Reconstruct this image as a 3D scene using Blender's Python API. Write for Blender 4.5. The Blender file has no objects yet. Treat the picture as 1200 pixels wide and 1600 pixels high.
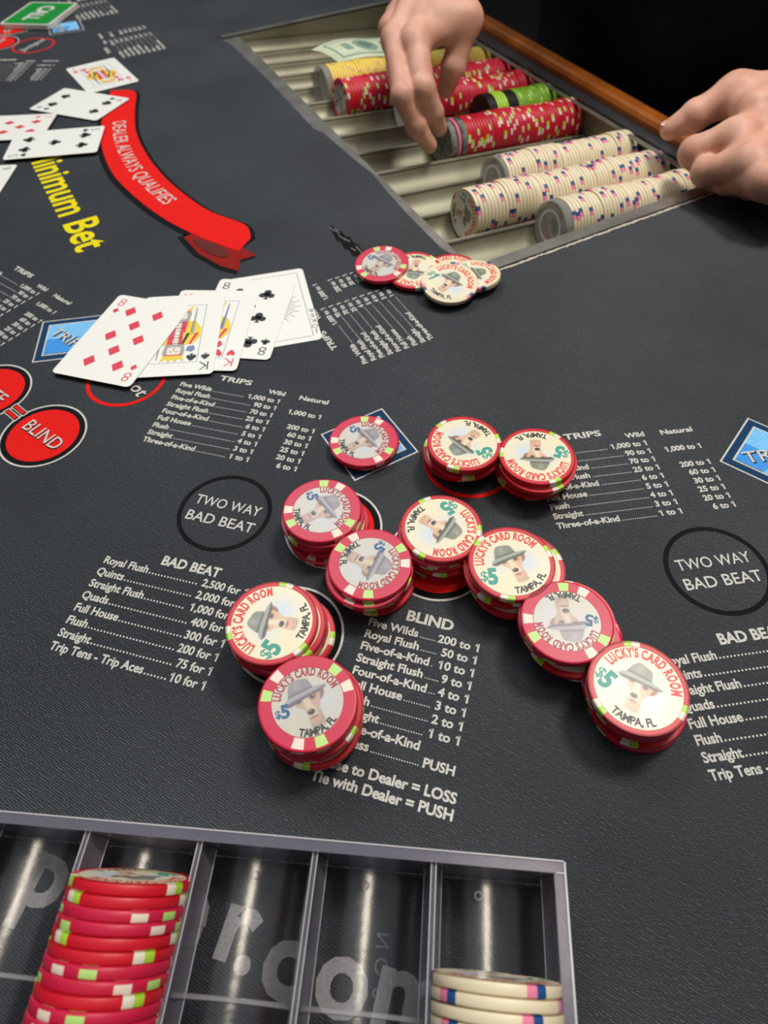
import bpy, bmesh, math, random
import numpy as np
from mathutils import Vector, Matrix
random.seed(7)
rng = np.random.default_rng(5)
S = bpy.context.scene
COL = S.collection

# ---------------------------------------------------------------- camera, light, exposure
F_PX, PITCH, ROLL, CAM_H = 1004.54, 0.92615563, -0.04349708, 0.2813661
_c, _s = math.cos(PITCH), math.sin(PITCH)
FWD = np.array([0, _c, -_s]); _r = np.array([1., 0, 0]); _u = np.cross(_r, FWD)
RIGHT = math.cos(ROLL) * _r + math.sin(ROLL) * _u
UP = -math.sin(ROLL) * _r + math.cos(ROLL) * _u
CAM = np.array([0, 0, CAM_H])
cd = bpy.data.cameras.new('camera'); cam = bpy.data.objects.new('camera', cd); COL.objects.link(cam)
M = Matrix.Identity(4)
for i in range(3):
    M[i][0], M[i][1], M[i][2], M[i][3] = RIGHT[i], UP[i], -FWD[i], CAM[i]
cam.matrix_world = M
cd.sensor_width = 36; cd.sensor_fit = 'VERTICAL'; cd.sensor_height = 36
cd.lens = F_PX / 1600 * 36
cd.clip_start = 0.01; cd.clip_end = 50
cd.dof.use_dof = True; cd.dof.focus_distance = 0.315; cd.dof.aperture_fstop = 11.0
S.camera = cam

w = bpy.data.worlds.new('room_ambience'); S.world = w; w.use_nodes = True
bg = w.node_tree.nodes['Background']; bg.inputs[0].default_value = (0.90, 0.95, 1.0, 1); bg.inputs[1].default_value = 0.30
def area(name, loc, target, size, power, color, sy=None):
    l = bpy.data.lights.new(name, 'AREA'); l.energy = power; l.size = size; l.color = color
    if sy: l.shape = 'RECTANGLE'; l.size_y = sy
    o = bpy.data.objects.new(name, l); COL.objects.link(o); o.location = loc
    o.rotation_euler = (Vector(target) - Vector(loc)).to_track_quat('-Z', 'Y').to_euler(); return o
area('ceiling_downlight', (0.62, 0.66, 1.65), (0.05, 0.30, 0), 0.36, 23, (1.0, 0.95, 0.87))
area('player_side_downlight', (0.30, 0.13, 1.75), (0.0, 0.10, 0), 0.30, 3.8, (1.0, 0.90, 0.70))
area('ceiling_panel', (-0.45, 1.45, 1.9), (-0.05, 0.5, 0), 0.9, 20, (0.90, 0.96, 1.0))
S.view_settings.view_transform = 'Standard'; S.view_settings.look = 'None'
S.view_settings.gamma = 1; S.view_settings.use_curve_mapping = False
S.view_settings.exposure = 0.0

# ---------------------------------------------------------------- helpers
def at(x, y, z=0.0):
    """world point at height z under the photograph's pixel (survey of the table plane)"""
    d = FWD + (x - 600) / F_PX * RIGHT - (y - 800) / F_PX * UP
    return CAM + d * ((z - CAM_H) / d[2])
def at2(x, y, z=0.0): return at(x, y, z)[:2]
def depth_of(P): return float((np.asarray(P) - CAM) @ FWD)

def mat(name, color, rough=0.5, metal=0.0, spec=0.5, coat=0.0, sheen=0.0, trans=0.0, sss=0.0):
    m = bpy.data.materials.new(name); m.use_nodes = True
    b = m.node_tree.nodes['Principled BSDF']
    b.inputs['Base Color'].default_value = (*color, 1); b.inputs['Roughness'].default_value = rough
    b.inputs['Metallic'].default_value = metal; b.inputs['Specular IOR Level'].default_value = spec
    b.inputs['Coat Weight'].default_value = coat
    if sheen: b.inputs['Sheen Weight'].default_value = sheen; b.inputs['Sheen Roughness'].default_value = 0.4
    if sss:
        b.inputs['Subsurface Weight'].default_value = sss
        b.inputs['Subsurface Radius'].default_value = (0.006, 0.0025, 0.0012); b.inputs['Subsurface Scale'].default_value = 0.6
    return m
def bsdf(m): return m.node_tree.nodes['Principled BSDF']
def noise_mix(m, c1, c2, scale, detail=4, coords='Object', lo=0.35, hi=0.65, bump=0.0, bscale=None, dist=0.001):
    nt = m.node_tree; tc = nt.nodes.new('ShaderNodeTexCoord'); n = nt.nodes.new('ShaderNodeTexNoise')
    n.inputs['Scale'].default_value = scale; n.inputs['Detail'].default_value = detail
    nt.links.new(tc.outputs[coords], n.inputs['Vector'])
    r = nt.nodes.new('ShaderNodeValToRGB'); r.color_ramp.elements[0].position = lo; r.color_ramp.elements[1].position = hi
    r.color_ramp.elements[0].color = (*c1, 1); r.color_ramp.elements[1].color = (*c2, 1)
    nt.links.new(n.outputs['Fac'], r.inputs['Fac']); nt.links.new(r.outputs['Color'], bsdf(m).inputs['Base Color'])
    if bump:
        n2 = nt.nodes.new('ShaderNodeTexNoise'); n2.inputs['Scale'].default_value = bscale or scale; n2.inputs['Detail'].default_value = 6
        nt.links.new(tc.outputs[coords], n2.inputs['Vector'])
        b = nt.nodes.new('ShaderNodeBump'); b.inputs['Strength'].default_value = bump; b.inputs['Distance'].default_value = dist
        nt.links.new(n2.outputs['Fac'], b.inputs['Height']); nt.links.new(b.outputs['Normal'], bsdf(m).inputs['Normal'])
    return m
def link(o, parent=None):
    COL.objects.link(o)
    if parent is not None: o.parent = parent
    return o
def mesh_obj(name, verts, faces, mats, parent=None, midx=None, smooth=False):
    me = bpy.data.meshes.new(name); me.from_pydata([tuple(map(float, v)) for v in verts], [], [tuple(map(int, f)) for f in faces])
    for m in (mats if isinstance(mats, (list, tuple)) else [mats]): me.materials.append(m)
    if midx is not None: me.polygons.foreach_set('material_index', list(map(int, midx)))
    if smooth: me.polygons.foreach_set('use_smooth', [True] * len(me.polygons))
    me.update(); return link(bpy.data.objects.new(name, me), parent)
def tag(o, label, cat, group=None, kind=None):
    o['label'] = label
    if cat: o['category'] = cat
    if group: o['group'] = group
    if kind: o['kind'] = kind
    return o
def empty(name, loc=(0, 0, 0), parent=None):
    o = bpy.data.objects.new(name, None); o.empty_display_size = 0.02; o.location = loc; return link(o, parent)
class MB:
    """collects polygons, with a material index each"""
    def __init__(s): s.v = []; s.f = []; s.m = []
    def add(s, verts, faces, m=0):
        n = len(s.v); s.v += [tuple(x) for x in verts]; s.f += [tuple(i + n for i in f) for f in faces]; s.m += [m] * len(faces)
    def poly(s, pts, z, m=0): s.add([(p[0], p[1], z) for p in pts], [tuple(range(len(pts)))], m)
    def ring(s, c, r0, r1, z, m=0, n=72):
        v = []; f = []
        for i in range(n):
            a = 2 * math.pi * i / n; v += [(c[0] + r0 * math.cos(a), c[1] + r0 * math.sin(a), z), (c[0] + r1 * math.cos(a), c[1] + r1 * math.sin(a), z)]
        for i in range(n):
            j = (i + 1) % n; f.append((2 * i, 2 * i + 1, 2 * j + 1, 2 * j))
        s.add(v, f, m)
    def disc(s, c, r, z, m=0, n=72): s.poly([(c[0] + r * math.cos(2 * math.pi * i / n), c[1] + r * math.sin(2 * math.pi * i / n)) for i in range(n)], z, m)
    def line(s, a, b, wd, z, m=0):
        a, b = np.array(a[:2], float), np.array(b[:2], float); d = (b - a) / max(1e-9, np.linalg.norm(b - a)); n = np.array([-d[1], d[0]]) * wd / 2
        s.poly([a - n, b - n, b + n, a + n], z, m)
    def box(s, c, size, rz=0, m=0, rot=None):
        hx, hy, hz = [q / 2 for q in size]; v = [Vector((x, y, z)) for x in (-hx, hx) for y in (-hy, hy) for z in (-hz, hz)]
        R = rot if rot is not None else Matrix.Rotation(rz, 3, 'Z')
        s.add([tuple(R @ p + Vector(c)) for p in v], [(0, 1, 3, 2), (4, 6, 7, 5), (0, 4, 5, 1), (2, 3, 7, 6), (0, 2, 6, 4), (1, 5, 7, 3)], m)
    def obj(s, name, mats, parent=None, smooth=False): return mesh_obj(name, s.v, s.f, mats, parent, s.m, smooth)

# ---- lettering: glyph outlines of Blender's built-in font, cached
_glyph = {}
def _curve_mesh(body, off, res=3):
    c = bpy.data.curves.new('t', 'FONT'); c.body = body; c.size = 1; c.offset = off; c.resolution_u = res; c.fill_mode = 'FRONT'
    o = bpy.data.objects.new('t', c); COL.objects.link(o)
    dg = bpy.context.evaluated_depsgraph_get(); me = o.evaluated_get(dg).to_mesh()
    v = np.array([tuple(q.co) for q in me.vertices]).reshape(-1, 3); f = [tuple(p.vertices) for p in me.polygons]
    o.evaluated_get(dg).to_mesh_clear(); bpy.data.objects.remove(o); bpy.data.curves.remove(c); return v, f
_HH = None
def glyph(ch, off=0.0):
    global _HH
    k = (ch, off)
    if k not in _glyph:
        if _HH is None: a, _ = _curve_mesh('HH', 0, 1); _HH = np.ptp(a[:, 0])
        a, _ = _curve_mesh('H' + ch + 'H', 0, 1); adv = np.ptp(a[:, 0]) - _HH
        v, f = _curve_mesh(ch, off) if ch != ' ' else (np.zeros((0, 3)), [])
        if ch == '1':                                              # give the plain stroke its flag
            x0, x1_, y1 = v[:, 0].min(), v[:, 0].max(), v[:, 1].max(); sw = x1_ - x0; n = len(v)
            q = np.array([[x0 + sw * .6, y1, 0], [x0 - .155, y1 - .13, 0], [x0 - .155, y1 - .13 - sw * 1.05, 0], [x0 + sw * .3, y1 - sw * 1.0, 0]]) + [0, 0, 0.00]
            v = np.vstack([v, q]) + [.07, 0, 0]; f = f + [(n, n + 1, n + 2, n + 3)]; adv += .07
        _glyph[k] = (v, f, adv)
    return _glyph[k]
def text_width(s, off=0.0, track=0.0): return sum(glyph(c, off)[2] + track for c in s)
CAP = 0.70
def text(mb, s, pos, ang, size, z, m=0, width=None, align='L', off=0.0, track=0.0, mirror=False, shear=0.0):
    """size = cap height in metres; width squeezes or stretches to a length"""
    k = size / CAP; w0 = text_width(s, off, track) * k; sx = (width / w0) if width else 1.0; W = w0 * sx
    x = {'L': 0, 'C': -W / 2, 'R': -W}[align]; ca, sa = math.cos(ang), math.sin(ang)
    for ch in s:
        v, f, adv = glyph(ch, off)
        if len(v):
            lx = x + (v[:, 0] + track / 2) * k * sx + shear * v[:, 1] * k; ly = v[:, 1] * k
            if mirror: lx = -lx
            mb.add(np.stack([pos[0] + lx * ca - ly * sa, pos[1] + lx * sa + ly * ca, np.full(len(v), z)], 1), f, m)
        x += (adv + track) * k * sx
def text_arc(mb, s, c, r, mid, size, z, m=0, width_deg=None, off=0.0, inward=False, track=0.0):
    """letters along a circle; mid = centre angle (rad); inward: tops toward the centre"""
    k = size / CAP; tot = text_width(s, off, track) * k; span = math.radians(width_deg) if width_deg else tot / r; sx = span * r / tot
    a = mid + (span / 2 if not inward else -span / 2); sg = -1 if not inward else 1
    for ch in s:
        v, f, adv = glyph(ch, off); da = (adv + track) * k * sx / r; am = a + sg * da / 2
        if len(v):
            lx = (v[:, 0] - adv / 2) * k * sx; ly = v[:, 1] * k
            rot = am - math.pi / 2 if not inward else am + math.pi / 2
            px, py = c[0] + r * math.cos(am), c[1] + r * math.sin(am); ca, sa = math.cos(rot), math.sin(rot)
            mb.add(np.stack([px + lx * ca - ly * sa, py + lx * sa + ly * ca, np.full(len(v), z)], 1), f, m)
        a += sg * da
def catmull(pts, n=8, closed=True):
    pts = [np.array(p, float) for p in pts]; N = len(pts); out = []
    for i in range(N if closed else N - 1):
        g = (lambda j: pts[j % N]) if closed else (lambda j: pts[min(max(j, 0), N - 1)])
        p0, p1, p2, p3 = g(i - 1), g(i), g(i + 1), g(i + 2)
        for t in np.arange(n) / n:
            out.append(0.5 * ((2 * p1) + (-p0 + p2) * t + (2 * p0 - 5 * p1 + 4 * p2 - p3) * t * t + (-p0 + 3 * p1 - 3 * p2 + p3) * t ** 3))
    if not closed: out.append(pts[-1])
    return np.array(out)
NUM = ['first', 'second', 'third', 'fourth', 'fifth', 'sixth', 'seventh', 'eighth', 'ninth', 'tenth', 'eleventh', 'twelfth', 'thirteenth', 'fourteenth', 'fifteenth', 'sixteenth', 'seventeenth', 'eighteenth', 'nineteenth']
TENS = {2: 'twent', 3: 'thirt', 4: 'fort', 5: 'fift', 6: 'sixt', 7: 'sevent'}
def ordinal(i):
    if i < 19: return NUM[i]
    t, o = divmod(i + 1, 10)
    return TENS[t] + 'ieth' if o == 0 else TENS[t] + 'y-' + NUM[o - 1]

# ---------------------------------------------------------------- materials
M_FELT = mat('charcoal_felt', (0.025, 0.028, 0.034), 0.58, spec=0.42, sheen=0.06)
def felt_nodes():
    nt = M_FELT.node_tree; L = nt.links.new; tc = nt.nodes.new('ShaderNodeTexCoord')
    mp = nt.nodes.new('ShaderNodeMapping'); mp.inputs['Rotation'].default_value = (0, 0, math.radians(33)); L(tc.outputs['Object'], mp.inputs['Vector'])
    w1 = nt.nodes.new('ShaderNodeTexWave'); w1.wave_type = 'BANDS'; w1.bands_direction = 'Y'; w1.inputs['Scale'].default_value = 330; w1.inputs['Distortion'].default_value = 5.0; w1.inputs['Detail'].default_value = 2.5; w1.inputs['Detail Scale'].default_value = 1.6
    L(mp.outputs['Vector'], w1.inputs['Vector'])
    n = nt.nodes.new('ShaderNodeTexNoise'); n.inputs['Scale'].default_value = 1250; n.inputs['Detail'].default_value = 1; L(tc.outputs['Object'], n.inputs['Vector'])
    mx = nt.nodes.new('ShaderNodeMath'); mx.operation = 'MULTIPLY'; L(w1.outputs['Fac'], mx.inputs[0]); L(n.outputs['Fac'], mx.inputs[1])
    b = nt.nodes.new('ShaderNodeBump'); b.inputs['Strength'].default_value = 0.8; b.inputs['Distance'].default_value = 0.0005
    L(mx.outputs[0], b.inputs['Height']); L(b.outputs['Normal'], bsdf(M_FELT).inputs['Normal'])
    n2 = nt.nodes.new('ShaderNodeTexNoise'); n2.inputs['Scale'].default_value = 9; n2.inputs['Detail'].default_value = 5; L(tc.outputs['Object'], n2.inputs['Vector'])
    r = nt.nodes.new('ShaderNodeValToRGB'); r.color_ramp.elements[0].position = 0.36; r.color_ramp.elements[1].position = 0.68
    r.color_ramp.elements[0].color = (0.0145, 0.0175, 0.0225, 1); r.color_ramp.elements[1].color = (0.024, 0.028, 0.034, 1); L(n2.outputs['Fac'], r.inputs['Fac'])
    n3 = nt.nodes.new('ShaderNodeTexNoise'); n3.inputs['Scale'].default_value = 5; n3.inputs['Detail'].default_value = 4; L(tc.outputs['Object'], n3.inputs['Vector'])
    mr = nt.nodes.new('ShaderNodeMapRange'); mr.inputs[1].default_value = .35; mr.inputs[2].default_value = .68; mr.inputs[3].default_value = .70; mr.inputs[4].default_value = .48; L(n3.outputs['Fac'], mr.inputs[0]); L(mr.outputs[0], bsdf(M_FELT).inputs['Roughness'])
    r2 = nt.nodes.new('ShaderNodeValToRGB'); r2.color_ramp.elements[0].position = 0.10; r2.color_ramp.elements[1].position = 0.60
    r2.color_ramp.elements[0].color = (0.35, 0.35, 0.35, 1); r2.color_ramp.elements[1].color = (3.0, 3.0, 3.0, 1); L(mx.outputs[0], r2.inputs['Fac'])
    mm = nt.nodes.new('ShaderNodeMix'); mm.data_type = 'RGBA'; mm.blend_type = 'MULTIPLY'; mm.inputs[0].default_value = 1
    L(r.outputs['Color'], mm.inputs[6]); L(r2.outputs['Color'], mm.inputs[7]); L(mm.outputs[2], bsdf(M_FELT).inputs['Base Color'])
felt_nodes()
def print_mat(name, c, rough=0.7):
    m = mat(name, c, 0.85, spec=0.12); d = tuple(q * 0.78 for q in c)
    return noise_mix(m, d, c, 900, 3, lo=0.32, hi=0.6, bump=0.2, bscale=1500, dist=0.0003)
P_WHITE = print_mat('print_offwhite', (0.60, 0.58, 0.53)); P_RED = print_mat('print_red', (0.75, 0.012, 0.010))
P_BLACK = print_mat('print_black', (0.007, 0.007, 0.009)); P_YEL = print_mat('print_yellow', (0.80, 0.66, 0.01))
P_NAVY = print_mat('print_navy', (0.012, 0.045, 0.115)); P_SKY = print_mat('print_sky_blue', (0.20, 0.52, 0.86)); P_BLUE = print_mat('print_mid_blue', (0.06, 0.30, 0.74))
P_DKRED = print_mat('print_dark_red', (0.26, 0.012, 0.010)); P_GREY = print_mat('print_grey', (0.46, 0.46, 0.43)); P_SHADE = print_mat('print_brown', (0.12, 0.025, 0.02))
M_WOOD = noise_mix(mat('varnished_wood', (0.3, 0.1, 0.02), 0.32, coat=0.4), (0.24, 0.062, 0.007), (0.38, 0.105, 0.012), 22, 6)
M_VINYL = noise_mix(mat('black_vinyl', (0.02, 0.023, 0.028), 0.33, spec=0.5), (0.018, 0.020, 0.025), (0.028, 0.032, 0.038), 30, 3, bump=0.15, bscale=600, dist=0.0005)
M_BRONZE = noise_mix(mat('dull_bronze_steel', (0.33, 0.31, 0.24), 0.52, metal=0.55), (0.25, 0.235, 0.165), (0.36, 0.34, 0.25), 18, 6, bump=0.05, bscale=300, dist=0.0003)
M_RIM = noise_mix(mat('brushed_steel_rim', (0.3, 0.29, 0.26), 0.38, metal=0.8), (0.27, 0.26, 0.23), (0.40, 0.385, 0.35), 40, 5)
M_EDGE = mat('worn_bare_edge', (0.55, 0.48, 0.40), 0.5, metal=0.3)
M_CARD = mat('card_stock', (0.80, 0.79, 0.74), 0.38, spec=0.4)
C_RED = mat('card_red', (0.66, 0.03, 0.06), 0.45); C_BLK = mat('card_black', (0.012, 0.013, 0.014), 0.45); C_YEL = mat('card_yellow', (0.78, 0.56, 0.04), 0.45)
C_BLU = mat('card_blue_grey', (0.16, 0.22, 0.36), 0.45); C_GRY = mat('card_grey', (0.33, 0.33, 0.33), 0.45); C_SKIN = mat('card_cream', (0.78, 0.70, 0.58), 0.45)
CM = [C_RED, C_BLK, C_YEL, C_BLU, C_GRY, C_SKIN]
M_FLOOR = noise_mix(mat('dark_carpet', (0.01, 0.01, 0.012), 0.95), (0.006, 0.006, 0.008), (0.02, 0.017, 0.02), 60, 4)

# ---------------------------------------------------------------- tray survey frame: u across (toward the dealer), v along
TA = math.radians(26.8); TU = np.array([math.cos(TA), math.sin(TA)]); TV = np.array([-math.sin(TA), math.cos(TA)]); TO = np.array([0.091, 0.438])
def tp(u, v, z=0.0):
    q = TO + TU * u / 1000 + TV * v / 1000; return np.array([q[0], q[1], z / 1000])
PITCH_V = 44.3
def tube_v(i): return 11.3 + PITCH_V * (i + 0.5)
def wall_u(v): return 240 + 0.045 * v
def front_u(v): return -14 + 0.055 * v      # the tray's front edge runs slightly askew
def zc(u): return 1 - 0.09 * u       # the tubes slope down toward the dealer

# ================================================================ SETTING
fl = MB(); fl.box((*tp(-150, 300)[:2], -0.77), (5.1, 5.8, 0.02), TA); tag(fl.obj('floor', M_FLOOR), 'dark casino carpet under the table', 'floor', kind='structure')

# ================================================================ POKER TABLE
table = empty('poker_table', (0.05, 0.5, -0.76)); tag(table, 'black felt poker table printed with betting circles and pay tables', 'table')
TABLE_Z0 = Vector((0.05, 0.5, -0.76))
def to_table(o):
    o.parent = table; o.matrix_parent_inverse = Matrix.Translation(-TABLE_Z0); return o
def tobj(mb, name, mats, label=None, smooth=False):
    o = to_table(mb.obj(name, mats, None, smooth))
    if label: o['label'] = label
    return o
# felt: outer outline and a hole along the tray
front = [(352, 60), (362, 70), (392, 99), (418, 124), (455, 163), (490, 201), (506, 208), (550, 246), (582, 271), (604, 298), (640, 338), (690, 388), (722, 412)]
hole = [at2(*q) for q in front[:-1]] + [tp(-7, -2.4)[:2], tp(233, -2)[:2], tp(262, 300)[:2], tp(270, 598)[:2], tp(2, 598)[:2]]
hole[0] = tp(-6, 598)[:2]; hole = hole[:-1]
def uvp(u, v): return tp(u, v)[:2]
RAIL_A, RAIL_B = uvp(236, -260), uvp(330, 660)
outer = [uvp(228, -330), uvp(336, 720)] + list(catmull([uvp(300, 900), uvp(120, 1050), uvp(-200, 1010), uvp(-480, 760), uvp(-640, 350), uvp(-640, -100), uvp(-480, -380), uvp(-150, -560), uvp(120, -520)], 8, False))
def filled(name, loops, z0, z1, m):
    c = bpy.data.curves.new(name, 'CURVE'); c.dimensions = '2D'; c.fill_mode = 'BOTH'; c.extrude = (z1 - z0) / 2
    for lp in loops:
        s = c.splines.new('POLY'); s.points.add(len(lp) - 1); s.use_cyclic_u = True
        for p, q in zip(s.points, lp): p.co = (q[0], q[1], 0, 1)
    o = bpy.data.objects.new(name, c); COL.objects.link(o)
    dg = bpy.context.evaluated_depsgraph_get(); me = bpy.data.meshes.new_from_object(o.evaluated_get(dg)); bpy.data.objects.remove(o)
    me.transform(Matrix.Translation((0, 0, (z0 + z1) / 2))); me.materials.clear(); me.materials.append(m); me.name = name
    return link(bpy.data.objects.new(name, me))
to_table(filled('felt_top', [outer, hole], -0.0012, 0.0, M_FELT))
Z1, Z2, Z3, Z4, Z5 = 0.00015, 0.0003, 0.00045, 0.0006, 0.00075
# apron and pedestal, out of the photograph's frame
ap = MB()
for i in range(len(outer)):
    a, b = outer[i], outer[(i + 1) % len(outer)]; ap.add([(a[0], a[1], -0.0013), (b[0], b[1], -0.0013), (b[0], b[1], -0.12), (a[0], a[1], -0.12)], [(0, 1, 2, 3)])
tobj(ap, 'apron', M_WOOD)
pd = MB()
pc = tp(-150, 250)
pd.box((pc[0], pc[1], -0.41), (0.30, 0.75, 0.58), TA); pd.box((pc[0], pc[1], -0.73), (0.5, 0.95, 0.06), TA); tobj(pd, 'pedestal', M_WOOD)
# wooden rail on the dealer's side
def prism(mb, prof, A, B, m=0, n=1):
    """profile (offset across, height) swept from A to B"""
    A, B = np.array(A), np.array(B); d = (B - A) / np.linalg.norm(B - A); nx = np.array([d[1], -d[0]]); k = len(prof); v = []
    for P in (A, B):
        for q, h in prof: v.append((*(P + nx * q), h))
    f = [(i, (i + 1) % k, k + (i + 1) % k, k + i) for i in range(k)] + [tuple(range(k))[::-1], tuple(range(k, 2 * k))]
    mb.add(v, f, m)
# edges of the rail's top, surveyed at 12 mm above the felt
ra, rb = at2(750, 14, .012), at2(1057, 186, .012); d_ = (rb - ra) / np.linalg.norm(rb - ra)
rA, rB = ra - d_ * 0.35, rb + d_ * 0.40
rw = 0.021
rl = MB(); prism(rl, [(rw, -0.12), (rw, 0.007), (rw - .002, 0.0105), (rw - .006, 0.012), (0.005, 0.012), (0.001, 0.0105), (-0.001, 0.007), (-0.001, -0.12)], rA, rB)
tobj(rl, 'wooden_rail', M_WOOD, 'varnished orange-brown wooden edge rail')
pad = MB()
n_ = np.array([d_[1], -d_[0]])
qa, qb = rA + n_ * (rw + .0003), rB + n_ * (rw + .0003)
pad_poly = [tp(234.5, -3)[:2], tp(251, 300)[:2], tp(268, 604)[:2], tp(300, 700)[:2], qa, qb, tp(200, -330)[:2], tp(205, -160)[:2]]
to_table(filled('armrest_strip', [pad_poly], 0.0004, 0.0022, M_VINYL))

# ---- printing on the felt -------------------------------------------------
def frame(pose):
    x, y, t = pose; c, s = math.cos(t), math.sin(t)
    return lambda lx, ly: (x + (c * lx - s * ly) / 1000, y + (s * lx + c * ly) / 1000)
def row(mb, fr, ang, left, right, y, x0, x1, size, off, dots=True, gap=1.2, dot=0.55, pitch=1.15, sx=1.0):
    k = size / CAP * 1000 * sx
    wl = text_width(left, off) * k; wr = text_width(right, off) * k if right else 0
    text(mb, left, fr(x0, y), ang, size, Z1, 0, wl / 1000, 'L', off)
    if right: text(mb, right, fr(x1, y), ang, size, Z1, 0, wr / 1000, 'R', off)
    if dots:
        x = x0 + wl + gap; end = x1 - wr - gap
        while x < end - dot:
            c = [fr(x, y), fr(x + dot, y), fr(x + dot, y + dot), fr(x, y + dot)]; mb.poly(c, Z1, 0); x += pitch
TR_ROWS = [('Five Wilds', '1,000 to 1'), ('Royal Flush', '90 to 1'), ('Five-of-a-Kind', '70 to 1'), ('Straight Flush', '25 to 1'), ('Four-of-a-Kind', '6 to 1'), ('Full House', '5 to 1'), ('Flush', '4 to 1'), ('Straight', '3 to 1'), ('Three-of-a-Kind', '1 to 1')]
NAT = {0: '1,000 to 1', 2: '200 to 1', 3: '60 to 1', 4: '30 to 1', 5: '25 to 1', 6: '20 to 1', 7: '6 to 1'}
def trips_table(pose):
    mb = MB(); fr = frame(pose); a = pose[2]; sz = 0.0037; of = 0.034
    for i, (l, r) in enumerate(TR_ROWS):
        y = 50.5 - i * 6.31; row(mb, fr, a, l, r, y, 0, 70, sz, of)
    for i, t in NAT.items(): text(mb, t, fr(100, 43.6 - (i - (0 if i == 0 else 0.0)) * 6.31 * (43.6 / 44.2)), a, sz, Z1, 0, None, 'R', of)
    text(mb, 'TRIPS', fr(23, 61.8), a, 0.0044, Z1, 0, 0.0225, 'L', 0.03)
    text(mb, 'Wild', fr(59, 57.6), a, 0.0036, Z1, 0, 0.0115, 'L', of); text(mb, 'Natural', fr(80, 57.0), a, 0.0036, Z1, 0, 0.0198, 'L', of)
    return tobj(mb, 'pay_table_lettering', P_WHITE)
PL, PR, PF = (-.14452, .27325, -.3048), (.0919, .1952, .0975), (.03937, .35786, 2.0215)
trips_table(PL); trips_table(PR); trips_table(PF)
def pose_from(px_a, px_b, la, lb):
    A, B = at2(*px_a) * 1000, at2(*px_b) * 1000; d = B - A; l = np.array(lb, float) - la
    t = math.atan2(d[1], d[0]) - math.atan2(l[1], l[0]); c, s = math.cos(t), math.sin(t)
    o = A - np.array([c * la[0] - s * la[1], s * la[0] + c * la[1]]); return (o[0] / 1000, o[1] / 1000, t)
trips_table(pose_from((20, 420), (108, 477), (23, 61.8), (100, 57)))
trips_table(pose_from((260, 76), (213, 28), (0, 0), (70, 0)))
trips_table(pose_from((50, 100), (0, 152), (70, 50), (70, 0)))
trips_table(pose_from((186, 20), (150, -14), (0, 0), (70, 0)))
BB_ROWS = [('Royal Flush', '2,500 for 1'), ('Quints', '2,000 for 1'), ('Straight Flush', '1,000 for 1'), ('Quads', '400 for 1'), ('Full House', '300 for 1'), ('Flush', '200 for 1'), ('Straight', '75 for 1'), ('Trip Tens - Trip Aces', '10 for 1')]
def badbeat_table(pose):
    mb = MB(); fr = frame(pose); a = pose[2]
    for i, (l, r) in enumerate(BB_ROWS): row(mb, fr, a, l, r, 50.3 - i * 7.19, 0, 82, 0.0043, 0.028, dot=0.85, pitch=1.75, gap=0.8, sx=.92)
    text(mb, 'BAD BEAT', fr(30, 57.0), a, 0.0054, Z1, 0, 0.033, 'L', 0.035); return tobj(mb, 'pay_table_lettering', P_WHITE)
badbeat_table((-.1634, .1384, -.302)); badbeat_table((.1298, .0659, .0975))
BL_ROWS = [('Five Wilds', '200 to 1'), ('Royal Flush', '50 to 1'), ('Five-of-a-Kind', '10 to 1'), ('Straight Flush', '9 to 1'), ('Four-of-a-Kind', '4 to 1'), ('Full House', '3 to 1'), ('Flush', '2 to 1'), ('Straight', '1 to 1'), ('Three-of-a-Kind', ''), ('or Less', 'PUSH')]
def blind_table(pose):
    mb = MB(); fr = frame(pose); a = pose[2]
    for i, (l, r) in enumerate(BL_ROWS): row(mb, fr, a, l, r, -i * 6.38, 0, 55.3, 0.0040, 0.032, dots=bool(r), gap=1.0, sx=1.03)
    text(mb, 'BLIND', fr(17, 7.5), a, 0.0054, Z1, 0, 0.0235, 'L', 0.035)
    text(mb, 'Lose to Dealer = LOSS', fr(58, -68.0), a, 0.0043, Z1, 0, None, 'R', 0.034)
    text(mb, 'Tie with Dealer = PUSH', fr(58.2, -74.6), a, 0.0043, Z1, 0, None, 'R', 0.034); return tobj(mb, 'pay_table_lettering', P_WHITE)
blind_table((-.0104, .1437, -.3115))
def two_way(c, a, pos):
    mb = MB(); mb.ring(c, .0237, .0262, Z1, 1)
    fr = frame((c[0], c[1], a))
    text(mb, 'TWO WAY', fr(0, 1.8), a, 0.0064, Z1, 0, 0.0390, 'C', 0.006); text(mb, 'BAD BEAT', fr(0, -9.5), a, 0.0064, Z1, 0, 0.0405, 'C', 0.010)
    return tobj(mb, 'bad_beat_circle', [P_WHITE, P_BLACK], 'black ring lettered TWO WAY BAD BEAT')
two_way((-.0879, .2163), -.31, 0); two_way((.1668, .1662), .0975, 0)
def bet_circle(c, a, word, red=True):
    mb = MB(); mb.disc(c, .0262, Z1, 1); mb.ring(c, .0252, .0264, Z2, 0)
    if red: mb.disc(c, .0218, Z2, 2)
    k = frame((c[0], c[1], a)); wd = {'BLIND': .034, 'ANTE': .031, 'PLAY': .031}[word]
    text(mb, word, k(.45, -4.7), a, 0.0090, Z3, 1, wd, 'C', 0.014); text(mb, word, k(0, -4.2), a, 0.0090, Z4, 0, wd, 'C', 0.004)
    return tobj(mb, 'betting_circle', [P_WHITE, P_BLACK, P_RED], ('red' if red else 'black') + ' betting circle lettered ' + word)
bet_circle((-.0275, .2025), -.31, 'ANTE'); bet_circle((.027, .181), -.31, 'BLIND'); bet_circle((-.048, .1405), -.31, 'PLAY', False)
bet_circle((-.2067, .2818), -.68, 'BLIND'); bet_circle((-.2531, .3236), -.68, 'ANTE')
fc1, fc2 = at2(20, 44), at2(-4, 68)
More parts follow.
